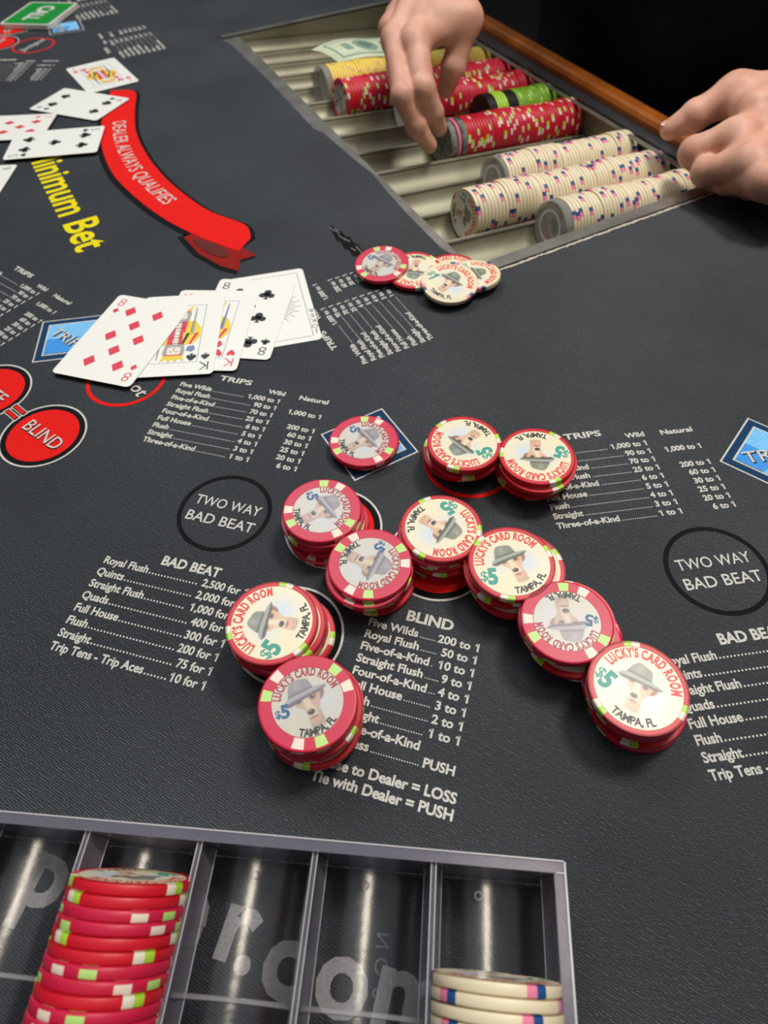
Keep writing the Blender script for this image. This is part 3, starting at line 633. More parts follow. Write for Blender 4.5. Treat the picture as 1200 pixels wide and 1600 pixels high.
# ---- rows of chips on edge in the tray tubes
SL = math.atan(.09)
def tube_matrix(i, u, spin):
    P = tp(u, tube_v(i), zc(u) + .4); ax = Vector((-TU[0] * math.cos(SL), -TU[1] * math.cos(SL), math.sin(SL)))
    q = Vector((0, 0, 1)).rotation_difference(ax).to_matrix().to_4x4(); return Matrix.Translation(Vector(P)) @ q @ Matrix.Rotation(spin, 4, 'Z')
def row_chips(i, u0, u1, kinds, what, group, faces=True):
    st = 3.53; n = int((u1 - u0) / st)
    for k in range(n):
        u_ = u0 + st * (k + 1); kd = kinds(k, n) if callable(kinds) else kinds
        m = tube_matrix(i, u_, random.uniform(0, 6.28)); m = Matrix.Translation((0, 0, random.uniform(0, .0004) + (.0012 if (k // 9) % 3 == 1 else 0))) @ m
        where = 'at the left end' if k == 0 else 'at the right end' if k == n - 1 else ordinal(k) + ' from the left end'
        chip(kd, m, NAME[kd] + ' chip ' + where + ' in the ' + what, group, faces and k == 0)
mixR = lambda k, n: 'A' if random.random() < .5 else 'B'
row_chips(0, 88, 238, 'W', 'cream row along the near tray rim', 'cream chips in the nearest tray tube')
row_chips(1, 24, 240, 'W', 'longest cream row in the tray', 'cream chips in the second tray tube')
row_chips(2, 88, 242, 'W', 'cream row farthest from the near rim', 'cream chips in the third tray tube')
row_chips(4, 103, 246, mixR, 'bright red row behind the cream rows', 'red chips in the fifth tray tube')
row_chips(5, 197, 250, 'G', 'green row behind the front red row', 'green chips in the tray')
row_chips(5, 170, 185, 'L', 'lime block beside the green row', 'lime chips in the tray')
row_chips(6, 104, 256, mixR, 'dark red row behind the green chips', 'red chips in the seventh tray tube')
row_chips(7, 40, 254, mixR, 'red row beside the yellow chips', 'red chips in the eighth tray tube')
row_chips(8, 46, 257, 'Y', 'yellow row under the banknote', 'yellow chips in the tray')
def edge_nodes(m, frac, colr):
    nt = m.node_tree; nt.nodes.clear(); out = nt.nodes.new('ShaderNodeOutputMaterial'); t = nt.nodes.new('ShaderNodeBsdfTransparent'); t.inputs[0].default_value = (.8, .78, .84, 1)
    p = nt.nodes.new('ShaderNodeBsdfPrincipled'); p.inputs['Base Color'].default_value = (*colr, 1); p.inputs['Roughness'].default_value = .15
    mx = nt.nodes.new('ShaderNodeMixShader'); mx.inputs[0].default_value = frac; nt.links.new(t.outputs[0], mx.inputs[1]); nt.links.new(p.outputs[0], mx.inputs[2]); nt.links.new(mx.outputs[0], out.inputs[0])
# spacers
M_CLEAR = bpy.data.materials.new('clear_acrylic'); M_CLEAR.use_nodes = True
def clear_nodes(m, tint, rough, base_refl):
    nt = m.node_tree; nt.nodes.clear(); out = nt.nodes.new('ShaderNodeOutputMaterial'); t = nt.nodes.new('ShaderNodeBsdfTransparent'); t.inputs[0].default_value = (*tint, 1)
    g = nt.nodes.new('ShaderNodeBsdfGlossy'); g.inputs['Roughness'].default_value = rough; g.inputs[0].default_value = (1, 1, 1, 1)
    fz = nt.nodes.new('ShaderNodeFresnel'); fz.inputs[0].default_value = 1.49; mx = nt.nodes.new('ShaderNodeMixShader')
    tc = nt.nodes.new('ShaderNodeTexCoord'); nz = nt.nodes.new('ShaderNodeTexNoise'); nz.inputs['Scale'].default_value = 260; nz.inputs['Detail'].default_value = 3; nt.links.new(tc.outputs['Object'], nz.inputs['Vector'])
    bp = nt.nodes.new('ShaderNodeBump'); bp.inputs['Strength'].default_value = .2; bp.inputs['Distance'].default_value = .0004; nt.links.new(nz.outputs['Fac'], bp.inputs['Height']); nt.links.new(bp.outputs['Normal'], g.inputs['Normal'])
    ad = nt.nodes.new('ShaderNodeMath'); ad.operation = 'ADD'; ad.use_clamp = True; ad.inputs[1].default_value = base_refl; nt.links.new(fz.outputs[0], ad.inputs[0])
    nt.links.new(ad.outputs[0], mx.inputs[0]); nt.links.new(t.outputs[0], mx.inputs[1]); nt.links.new(g.outputs[0], mx.inputs[2]); nt.links.new(mx.outputs[0], out.inputs[0])
clear_nodes(M_CLEAR, (.955, .95, .965), .10, .012)
M_HAZE = mat('cloudy_plastic', (.42, .42, .38), .35); 
edge_nodes(M_HAZE, .40, (.50, .50, .45))
M_SMOKE = noise_mix(mat('scratched_smoky_plastic', (.1, .1, .1), .3, spec=.6), (.05, .05, .05), (.25, .25, .23), 160, 5)
M_SPW = mat('white_plastic', (.70, .70, .68), .4)
def cylinder(R, T, m, hollow=0.0):
    mb = MB(); N = 64; pr = [(hollow * R, T), (R - .0006, T), (R, T - .0006), (R, .0006), (R - .0006, 0), (hollow * R, 0)]; v = []; f = []
    for r, z in pr: v += [(r * math.cos(2 * math.pi * i / N), r * math.sin(2 * math.pi * i / N), z) for i in range(N)]
    for k in range(len(pr)):
        if k == len(pr) - 1 and hollow == 0: break
        a, b = k * N, ((k + 1) % len(pr)) * N
        for i in range(N): j = (i + 1) % N; f.append((a + i, b + i, b + j, a + j))
    mb.add(v, f)
    if hollow == 0: mb.add([v[i] for i in range(N)], [tuple(range(N))]); mb.add([v[5 * N + i] for i in range(N)], [tuple(range(N))[::-1]])
    me = bpy.data.meshes.new('chip_spacer'); me.from_pydata([tuple(q) for q in mb.v], [], mb.f); me.materials.append(m); me.update(); return me
def spacer(i, u0, u1, m, label, ring=None):
    o = bpy.data.objects.new('chip_spacer', cylinder(CR * .985, (u1 - u0) / 1000, m)); COL.objects.link(o); o.matrix_world = tube_matrix(i, u1, 0); tag(o, label, 'chip spacer')
    if ring is not None:
        mb = MB(); mb.ring((0, 0), CR * .55, CR * .66, (u1 - u0) / 1000 + .0001); r = mb.obj('moulded_ring', ring, o)
    return o
spacer(0, 80, 91, M_HAZE, 'cloudy clear plastic spacer ending the nearest cream row', M_SPW)
spacer(2, 84, 91, M_HAZE, 'cloudy clear plastic spacer ending the third-tube cream row', M_SPW)
spacer(4, 84, 91, M_SMOKE, 'scratched smoky spacer pinched by the dealer\'s fingertips')
spacer(4, 92.5, 95.5, K_PINK, 'salmon spacer disc between two smoky spacers'); spacer(4, 96.5, 106, M_SMOKE, 'smoky spacer touching the front red row')
spacer(5, 160, 172.5, K_BLK, 'black spacer left of the lime chips'); spacer(5, 185.5, 199.5, K_BLK, 'black spacer between lime and green chips')
spacer(6, 92, 106.5, M_SPW, 'white plastic spacer below the dealer\'s knuckles'); spacer(8, 38, 48.5, M_HAZE, 'cloudy clear spacer at the left end of the yellow row')

# banknote lying over the tubes
M_BILL = noise_mix(mat('banknote_paper', (.5, .56, .40), .7), (.50, .54, .36), (.60, .64, .46), 90, 4); M_BINK = mat('banknote_ink', (.20, .30, .22), .7); M_BINK2 = mat('banknote_dark_ink', (.10, .17, .13), .7)
bc = [at(486, 78, .012), at(530, 99, .006), at(650, 82, .012), at(606, 50, .014)]
NB = 16; L = []
def bq(s, t, lift=0):
    P = bc[0] * (1 - s) * (1 - t) + bc[3] * s * (1 - t) * 1.0 + bc[1] * (1 - s) * t + bc[2] * s * t
    return (P[0], P[1], P[2] + .004 * math.sin(s * 5.0) * (1 - .4 * t) + .003 * math.sin(t * 3.1) + lift)
def bsheet(s0, s1, t0, t1, lift, n=NB, mask=None):
    v = []; f = []
    for j in range(n + 1):
        for i in range(n + 1): v.append(bq(s0 + (s1 - s0) * i / n, t0 + (t1 - t0) * j / n, lift))
    for j in range(n):
        for i in range(n):
            if mask is None or mask((i + .5) / n, (j + .5) / n): f.append((j * (n + 1) + i, j * (n + 1) + i + 1, (j + 1) * (n + 1) + i + 1, (j + 1) * (n + 1) + i))
    return v, f
b1 = MB(); b1.add(*bsheet(0, 1, 0, 1, 0)); b1.add(*bsheet(0, 1, 0, 1, -.0002)); note = b1.obj('banknote', M_BILL, None, True); tag(note, 'pale green banknote lying across the empty tubes behind the yellow chips', 'banknote')
b2 = MB(); b2.add(*bsheet(.10, .94, .12, .88, .0002, 32, lambda a, b: (a < .04 or a > .96 or b < .07 or b > .93)), 0); b2.add(*bsheet(.10, .94, .12, .88, .0003, 40, lambda a, b: ((a - .5) / .16) ** 2 + ((b - .5) / .36) ** 2 < 1), 0)
b2.add(*bsheet(.10, .94, .12, .88, .0004, 40, lambda a, b: ((a - .5) / .09) ** 2 + ((b - .5) / .22) ** 2 < 1), 1); b2.add(*bsheet(.10, .94, .12, .88, .00035, 40, lambda a, b: (abs(a - .22) < .05 or abs(a - .80) < .06) and abs(b - .5) < .2), 0)
b2.obj('engraving', [M_BINK, M_BINK2], note)

# ================================================================ PLAYING CARDS
CW, CH = 0.0585, 0.0885
def rrect(wd, ht, r, n=6):
    o = []
    for cx, cy, a0 in ((wd / 2 - r, ht / 2 - r, 0), (-wd / 2 + r, ht / 2 - r, 90), (-wd / 2 + r, -ht / 2 + r, 180), (wd / 2 - r, -ht / 2 + r, 270)):
        for k in range(n + 1): a = math.radians(a0 + 90 * k / n); o.append((cx + r * math.cos(a), cy + r * math.sin(a)))
    return o
def slab(pts, z0, z1):
    n = len(pts); v = [(*p, z0) for p in pts] + [(*p, z1) for p in pts]; return v, [tuple(range(n))[::-1], tuple(range(n, 2 * n))] + [(i, (i + 1) % n, n + (i + 1) % n, n + i) for i in range(n)]
def suit(mb, s, c, h, z, m, flip=1, rot=0):
    """suit shape, height h, centred on c (metres)"""
    ca, sa = math.cos(rot), math.sin(rot)
    T = lambda P: [(c[0] + (x * ca - y * sa) * h * flip, c[1] + (x * sa + y * ca) * h * flip) for x, y in P]
    circ_ = lambda x, y, r: [(x + r * math.cos(q), y + r * math.sin(q)) for q in np.linspace(0, 2 * math.pi, 20, endpoint=False)]
    stem = [(-.05, -.1), (.05, -.1), (.09, -.40), (.20, -.5), (-.20, -.5), (-.09, -.40)]
    if s == 'D': mb.poly(T([(0, .5), (-.38, 0), (0, -.5), (.38, 0)]), z, m)
    elif s == 'C':
        for q in ((0, .24, .24), (-.26, -.10, .24), (.26, -.10, .24)): mb.poly(T(circ_(*q)), z, m)
        mb.poly(T([(-.12, .15), (-.2, -.1), (.2, -.1), (.12, .15)]), z, m); mb.poly(T(stem), z, m)
    else:
        hp = catmull([(0, -.5), (.30, -.15), (.45, .16), (.36, .42), (.15, .44), (0, .26), (-.15, .44), (-.36, .42), (-.45, .16), (-.30, -.15)], 5)
        if s == 'S': hp = [(x, -y * .85 + .07) for x, y in hp]; mb.poly(T(stem), z, m)
        mb.poly(T(hp), z, m)
PIPS = {4: [(-1, 1), (1, 1), (-1, -1), (1, -1)], 5: [(-1, 1), (1, 1), (0, 0), (-1, -1), (1, -1)], 7: [(-1, 1), (1, 1), (-1, 0), (1, 0), (-1, -1), (1, -1), (0, .5)], 8: [(-1, 1), (1, 1), (-1, 0), (1, 0), (-1, -1), (1, -1), (0, .5), (0, -.5)], 9: [(-1, 1), (1, 1), (-1, .33), (1, .33), (-1, -.33), (1, -.33), (-1, -1), (1, -1), (0, 0)]}
def court(mb, z, red, rank, s):
    hw, hh = .0170, .0315
    for a, b in (((-hw, -hh), (hw, -hh)), ((hw, -hh), (hw, hh)), ((hw, hh), (-hw, hh)), ((-hw, hh), (-hw, -hh))): mb.line(a, b, .0004, z, 3)
    for fl in (1, -1):
        P = lambda pts: [(x * .001 * fl, y * .001 * fl) for x, y in pts]
        mb.poly(P([(-16.5, 0), (16.5, -0), (16, 5), (12, 12), (6, 13.5), (-7, 13.5), (-13, 11), (-16.5, 5)]), z, 2)               # robe
        for k in range(5): mb.poly(P([(-15 + 6 * k, 0.4), (-12.6 + 6 * k, 0.4), (-9 + 5 * k, 12.5), (-10.6 + 5 * k, 12.8)]), z + .00003, [0, 1, 3, 0, 1][k])
        mb.poly(P([(-4, 0), (4, 0), (5, 13), (0, 15), (-5, 13)]), z + .00005, 0); mb.poly(P([(-1.6, 0), (1.6, 0), (2, 13), (-2, 13)]), z + .00007, 5)
        for k in range(4): mb.poly(P([(-3.5, 2 + 3 * k), (3.5, 2 + 3 * k), (3.5, 2.7 + 3 * k), (-3.5, 2.7 + 3 * k)]), z + .00009, 1 if k % 2 else 3)
        mb.poly(P([(-6.5, 13), (6.5, 13), (7.5, 22), (5, 25), (-5, 25), (-7.5, 22)]), z + .00011, 2 if not rank == 'K' else 4)     # hair
        mb.poly(P([(-4.3, 13.5), (4.3, 13.5), (4.6, 19), (4, 23.5), (-4, 23.5), (-4.6, 19)]), z + .00013, 5)
        for k in (-1, 1): mb.poly(P([(k * 2 - .9, 19.8), (k * 2 + .9, 19.8), (k * 2 + .9, 20.5), (k * 2 - .9, 20.5)]), z + .00015, 1)
        mb.poly(P([(-.4, 17.3), (.5, 17.3), (.2, 20)]), z + .00015, 1); mb.poly(P([(-1.2, 16), (1.2, 16), (1.0, 16.5), (-1.0, 16.5)]), z + .00015, 0)
        if rank == 'K': mb.poly(P([(-4.5, 12.5), (4.5, 12.5), (4.4, 16), (2, 15.2), (-2, 15.2), (-4.4, 16)]), z + .00014, 4)
        cr = [(-6.5, 23.2), (6.5, 23.2), (8, 30.5), (4.3, 27.2), (2.2, 31), (0, 27.4), (-2.2, 31), (-4.3, 27.2), (-8, 30.5)] if rank == 'K' else [(-7, 23), (7, 23), (7.5, 27), (-7.5, 27)]
        mb.poly(P(cr), z + .00016, 2); mb.poly(P([(-6.5, 23.2), (6.5, 23.2), (6.6, 24.4), (-6.6, 24.4)]), z + .00018, 0)
        mb.poly(P([(9.5, -1), (11.5, -1), (11, 27), (10.5, 29), (10, 27)]), z + .00010, 3 if red else 4); mb.poly(P([(-13, 14), (-9, 15), (-8, 19), (-12, 21), (-14.5, 18)]), z + .00010, 0 if red else 3)
        suit(mb, s, (-.0128 * fl, .0265 * fl), .0075, z + .0001, 0 if red else 1, fl)
def card(rank, s, corners, z, label, back=None, group=None):
    """corners: {'TL':(px,py),...} of the face as seen upright"""
    loc = {'TL': (-CW / 2, CH / 2), 'TR': (CW / 2, CH / 2), 'BR': (CW / 2, -CH / 2), 'BL': (-CW / 2, -CH / 2)}
    ks = list(corners); Lc = np.array([loc[k] for k in ks]); Wc = np.array([at2(*corners[k], z) for k in ks]); lm, wm = Lc.mean(0), Wc.mean(0)
    X, Y = Lc - lm, Wc - wm; ang = math.atan2((X[:, 0] * Y[:, 1] - X[:, 1] * Y[:, 0]).sum(), (X * Y).sum())
    ca, sa = math.cos(ang), math.sin(ang); c = wm - np.array([ca * lm[0] - sa * lm[1], sa * lm[0] + ca * lm[1]])
    pm = MB(); pm.add(*slab(rrect(CW, CH, .0034), 0, .00030), 6)
    red = s in 'DH'; m = 0 if red else 1; pz = .00033
    if rank == 'JOKER':
        for a, b in (((-.024, -.039), (.024, -.039)), ((.024, -.039), (.024, .039)), ((.024, .039), (-.024, .039)), ((-.024, .039), (-.024, -.039))): pm.line(a, b, .0006, pz, 4)
        for k in range(40):
            q = 2 * math.pi * k / 40; pm.line((.007 * math.cos(q), .007 * math.sin(q)), ((.017 + .004 * (k % 2)) * math.cos(q), (.017 + .004 * (k % 2)) * math.sin(q)), .0007, pz, 4)
        pm.ring((.002, 0), .0056, .0082, pz + .00002, 1, 28); suit(pm, 'S', (.004, -.002), .012, pz + .00004, 1); pm.ring((.008, .004), .0022, .0036, pz + .00005, 1, 20)
        for k, ch in enumerate('JOKER'):
            text(pm, ch, (-.0268, .033 - .0062 * k), 0, .0042, pz, 1, None, 'C'); text(pm, ch, (.0268, -.033 + .0062 * k), math.pi, .0042, pz, 1, None, 'C')
    else:
        for fl in (1, -1):
            rot = 0 if fl == 1 else math.pi
            text(pm, rank, (-.0222 * fl, .0315 * fl), rot, .0088, pz, m, None, 'C', -.012); suit(pm, s, (-.0222 * fl, .0262 * fl), .0064, pz, m, fl)
        if rank in 'KJ': court(pm, pz, red, rank, s)
        else:
            for x, y in PIPS[int(rank)]: suit(pm, s, (x * .0108, y * .0275), .0118, pz, m, 1 if y >= 0 else -1)
    o = pm.obj('playing_card', CM + [M_CARD]); o.location = (c[0], c[1], z); o.rotation_euler = (0, 0, ang); tag(o, label, 'playing card', group); return o
G1, G2 = 'player hand of five fanned cards', 'dealer cards by the ribbon'
card('JOKER', 'S', dict(TL=(349, 437), TR=(474, 418), BR=(507, 533)), .0003, 'white joker card at the right end of the fanned hand', group=G1)
card('8', 'C', dict(TL=(345, 436), BR=(421, 563)), .0010, 'eight of clubs card second from the right in the fanned hand', group=G1)
card('K', 'H', dict(TL=(283, 453), BR=(370, 581)), .0017, 'king of hearts card in the middle of the fanned hand', group=G1)
card('K', 'S', dict(TL=(228, 466), BL=(203, 590), BR=(323, 585)), .0024, 'king of spades card second from the left in the fanned hand', group=G1)
card('8', 'D', dict(TL=(187, 461), BL=(83, 580), BR=(203, 605), TR=(297, 481)), .0031, 'eight of diamonds card on top of the fanned hand', group=G1)
card('J', 'H', dict(TL=(216, 127), TR=(135, 145), BR=(102, 112), BL=(183, 88)), .0010, 'jack of hearts card at the top end of the red ribbon', group=G2)
card('4', 'S', dict(TL=(203, 155), TR=(157, 191), BR=(45, 168), BL=(95, 138)), .0017, 'four of spades card overlapping the red ribbon', group=G2)
card('7', 'D', dict(TL=(87, 182), TR=(68, 212)), .0024, 'seven of diamonds card cut by the left frame edge', group=G2)
card('5', 'C', dict(TL=(163, 197), TR=(155, 239), BR=(3, 253), BL=(23, 205)), .0031, 'five of clubs card covering the yellow lettering', group=G2)
card('9', 'S', dict(TL=(25, 262), TR=(0, 301)), .0010, 'card corner showing at the left frame edge below the five of clubs', group=G2)
# CALL button
M_GRN = mat('call_green', (.012, .30, .045), .35, coat=.3); M_CW = mat('call_white', (.72, .71, .62), .4)
cc = {'a': at2(2.5, 37, .005), 'b': at2(54, 2.5, .005), 'c': at2(117, 9, .005), 'd': at2(75, 42, .005)}
c0 = np.mean(list(cc.values()), 0); dv = (cc['b'] - cc['a'] + cc['c'] - cc['d']); ca_ = math.atan2(dv[1], dv[0])
mb = MB(); mb.add(*slab(rrect(.089, .070, .005), 0, .005)); btn = mb.obj('call_button', M_CW); btn.location = (c0[0], c0[1], .0012); btn.rotation_euler = (0, 0, ca_); tag(btn, 'green and white rectangular plaque reading CALL at the top left', 'game marker')
mb = MB(); mb.poly(rrect(.083, .064, .004), .0051); mb.obj('green_panel', M_GRN, btn)
tdir = at2(42, 32, .006) - at2(78, 9, .006); ta = math.atan2(tdir[1], tdir[0]) - ca_
mb = MB(); text(mb, 'CALL', (-.010 * math.sin(ta) * -1, -.010 * math.cos(ta)), ta, .021, .0053, 0, .056, 'C', .03); mb.obj('lettering', M_CW, btn)

# ================================================================ CLEAR CHIP RACK
RE1 = np.array([-.9929, .1190]); RE2 = np.array([-.1190, -.9929]); RO = np.array([.0535, .0345])   # along the far edge (leftward) / toward the player
def rk(a, b, z): q = RO + RE1 * a / 1000 + RE2 * b / 1000; return (q[0], q[1], z / 1000)
M_ACR = bpy.data.materials.new('acrylic_sheet'); M_ACR.use_nodes = True; clear_nodes(M_ACR, (.93, .92, .95), .21, .02)
M_ACE = bpy.data.materials.new('acrylic_painted_edge_glow'); M_ACE.use_nodes = True  # refracted glow of the acrylic edges, painted as a pale lilac tint
M_RIB = bpy.data.materials.new('acrylic_rib'); M_RIB.use_nodes = True; edge_nodes(M_RIB, .34, (.60, .57, .58)); edge_nodes(M_ACE, .17, (.50, .47, .57)); M_ACH = bpy.data.materials.new('acrylic_painted_highlight'); M_ACH.use_nodes = True; edge_nodes(M_ACH, .75, (.68, .66, .68))  # M_ACH: near-white colour painting the highlights along the rack edges
RP, RR, RZ, NTB, RLEN = 41.4, 20.4, 29.0, 6, 205
rack = empty('chip_rack', rk(RP * NTB / 2, RLEN / 2, 0.4)); tag(rack, 'clear acrylic chip rack at the bottom of the photo', 'chip rack')
def rack_part(mb, name, m, label=None, smooth=False):
    o = to_parent(mb.obj(name, m, None, smooth), rack)
    if label: o['label'] = label
    return o
def rbox(mb, a0, a1, b0, b1, z0, z1, m=0):
    P = [rk(a, b, z) for z in (z0, z1) for a, b in ((a0, b0), (a1, b0), (a1, b1), (a0, b1))]
    mb.add(P, [(0, 1, 2, 3), (4, 7, 6, 5), (0, 4, 5, 1), (1, 5, 6, 2), (2, 6, 7, 3), (3, 7, 4, 0)], m)
tb = MB(); NA = 24
for k in range(NTB):
    c = RP * (k + .5); up = []; lo = []
    for i in range(NA + 1):
        q = math.pi * i / NA; up.append((c - RR * math.cos(q), RZ - RR * math.sin(q))); lo.append((c - (RR + .2) * math.cos(q), RZ - 2.2 - (RR - .2) * math.sin(q)))
    for pr, fl in ((up, 0), (lo, 1)):
        v = [rk(a, b, z) for b in (3.0, 26, 60, 110, 160, RLEN - 3) for a, z in pr]; n = len(pr); f = []
        for j in range(5):
            for i in range(n - 1): f.append((j * n + i, j * n + i + 1, (j + 1) * n + i + 1, (j + 1) * n + i))
        tb.add(v, f)
rack_part(tb, 'tubes', M_ACR, None, True)
dv_ = MB()
for k in range(1, NTB): rbox(dv_, RP * k - .95, RP * k + .95, 2.5, RLEN - 2.5, 12, RZ + 1.2)
for k in range(1, NTB):
    for e in (-.95, .7): rbox(dv_, RP * k + e, RP * k + e + .3, 2.5, RLEN - 2.5, RZ + 1.2, RZ + 1.35, 1)  # thin added strips carrying the painted highlight lines
def arc_strip(mb, c, q0, q1, b0, b1, r):
    n = 7; v = [rk(c - r * math.cos(q0 + (q1 - q0) * i / (n - 1)), b, RZ - r * math.sin(q0 + (q1 - q0) * i / (n - 1))) for b in (b0, b1) for i in range(n)]
    mb.add(v, [(i, i + 1, n + i + 1, n + i) for i in range(n - 1)], 0)
for k in range(NTB):
    c = RP * (k + .5)
    for q0, q1 in ((0, .52), (math.pi - .52, math.pi)): arc_strip(dv_, c, q0, q1, 3.6, RLEN - 3.6, RR - .12)  # lilac bands paint the refraction seen in the divider walls
    for q0 in (.50, math.pi - .54): 
        n = 2; v = [rk(c - (RR - .2) * math.cos(q), b, RZ - (RR - .2) * math.sin(q)) for b in (3.6, RLEN - 3.6) for q in (q0, q0 + .022)]; dv_.add(v, [(0, 1, 3, 2)], 1)  # painted highlight line along each trough side
    q = np.linspace(0, math.pi, 25); P = [rk(c - (RR - .1) * math.cos(t), 3.35, RZ - (RR - .1) * math.sin(t)) for t in q]
    dv_.add(P, [tuple(range(25))], 0)
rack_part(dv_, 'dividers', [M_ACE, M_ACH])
ws = MB()
rbox(ws, -2.5, RP * NTB + 2.5, 0, 3.2, .5, RZ + 2.5); rbox(ws, -2.5, RP * NTB + 2.5, RLEN - 3.2, RLEN, .5, RZ + 2.5); rbox(ws, -2.6, .6, 3.2, RLEN - 3.2, .5, RZ + 2.5); rbox(ws, RP * NTB - .6, RP * NTB + 2.6, 3.2, RLEN - 3.2, .5, RZ + 2.5)
rack_part(ws, 'walls', M_ACR)
te_ = MB()
rbox(te_, -2.6, RP * NTB + 2.6, -.2, 3.4, RZ + 2.5, RZ + 3.3); rbox(te_, -2.8, .8, 3.4, RLEN, RZ + 2.5, RZ + 3.3); rbox(te_, -3.2, -2.6, -.2, RLEN, RZ + 1.5, RZ + 3.5, 1); rbox(te_, -2.6, RP * NTB + 2.6, -.6, -.2, RZ + 2, RZ + 3.5, 1); rbox(te_, -2.6, .2, 3.1, 3.4, RZ + 3.3, RZ + 3.5, 1)  # narrow M_ACH boxes are added strips of painted highlight
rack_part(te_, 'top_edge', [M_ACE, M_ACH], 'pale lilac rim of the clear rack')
for k in range(NTB):
    rb_ = MB(); c = RP * (k + .5); v = []; n = NA + 1
    for b, dr in ((46.2, 0.02), (46.6, 1.3), (47.6, 1.3), (48.0, 0.02)):
        for i in range(n): q = math.pi * i / NA; v.append(rk(c - (RR - dr) * math.cos(q), b, RZ - (RR - dr) * math.sin(q)))
    rb_.add(v, [(j * n + i, j * n + i + 1, (j + 1) * n + i + 1, (j + 1) * n + i) for j in range(3) for i in range(n - 1)])
    for i in range(n - 1): pass
    # moulding dot and inner scalloped end
    P = [rk(c + 3.5 + 1.6 * math.cos(q), 9.5 + 1.6 * math.sin(q), RZ - RR + .35) for q in np.linspace(0, 2 * math.pi, 16, endpoint=False)]; Q = [rk(c + 3.5 + .9 * math.cos(q), 9.5 + .9 * math.sin(q), RZ - RR + .35) for q in np.linspace(0, 2 * math.pi, 16, endpoint=False)]
    md = MB(); md.add(P + Q, [(i, (i + 1) % 16, 16 + (i + 1) % 16, 16 + i) for i in range(16)]); rack_part(md, 'mould_dot', M_RIB)
    v = []
    for dr in (0.1, 1.1):
        for i in range(n): q = math.pi * i / NA; v.append(rk(c - (RR - dr) * math.cos(q), 3.9, RZ - (RR - dr) * math.sin(q)))
    es = MB(); es.add(v, [(i, i + 1, n + i + 1, n + i) for i in range(n - 1)]); rack_part(es, 'end_arc', M_RIB)
    rack_part(rb_, 'mould_rib', M_RIB)
lt = MB()
for k, ch in enumerate('NOS'):
    P0 = rk(RP * 1.5 - 2, 26 + 7.5 * k, 0); text(lt, ch, P0[:2], math.atan2(RE2[1], RE2[0]) , .0048, (RZ - RR + .25) / 1000, 0, None, 'C', 0, mirror=True)
rack_part(lt, 'moulded_lettering', M_ACE, 'faint mirrored moulded letters in the rack')
def rack_chip(kind, k, b, tilt, spin, label, group):
    P = rk(RP * (k + .5), b, RZ - RR + CR * 1000 + .25); n = Vector((-RE2[0] * math.cos(tilt), -RE2[1] * math.cos(tilt), math.sin(tilt)))
    q = Vector((0, 0, 1)).rotation_difference(n).to_matrix().to_4x4(); chip(kind, Matrix.Translation(Vector(P)) @ q @ Matrix.Rotation(spin, 4, 'Z'), label, group, b < 40)
RS = 'AABBAABBABBBABBAABBB'
for i, kd in enumerate(RS):
    rack_chip(kd, 3, 19 + i * 3.62, math.radians(13), random.uniform(0, 6.28), NAME[kd] + ' chip ' + ('at the far end' if i == 0 else ordinal(i) + ' from the far end') + ' of the red row in the clear rack', 'red chips in the clear rack')
for i in range(12):
    rack_chip('W', 0, 37 + i * 3.56, math.radians(5), random.uniform(0, 6.28), 'cream chip ' + ('at the far end' if i == 0 else ordinal(i) + ' from the far end') + ' of the cream row in the clear rack', 'cream chips in the clear rack')

# ================================================================ DEALER
M_SKIN = noise_mix(mat('skin', (.66, .35, .25), .50, spec=.35, sss=.15), (.58, .285, .20), (.70, .385, .285), 55, 4, bump=.10, bscale=420, dist=.0006)
M_SHIRT = noise_mix(mat('black_shirt', (.006, .006, .007), .9, spec=.15), (.004, .004, .005), (.009, .009, .011), 14, 5, bump=.3, bscale=9, dist=.02)
M_NAIL = mat('fingernail', (.74, .47, .40), .28, spec=.5); M_HAIR = mat('dark_hair', (.02, .014, .01), .55)
def smin(a, b, k):
    h = np.clip(.5 + .5 * (b - a) / k, 0, 1); return b * (1 - h) + a * h - k * h * (1 - h)
def cone(P, a, b, ra, rb_, sq=None):
    a, b = np.asarray(a, float), np.asarray(b, float); ab = b - a; t = np.clip(((P - a) @ ab) / max(1e-9, ab @ ab), 0, 1)
    return np.linalg.norm(P - a - t[..., None] * ab, axis=-1) - (ra + (rb_ - ra) * t)
def ball(P, c, r): r = np.asarray(r, float) * np.ones(3); q = np.linalg.norm((P - c) / r, axis=-1); return (q - 1) * r.min()
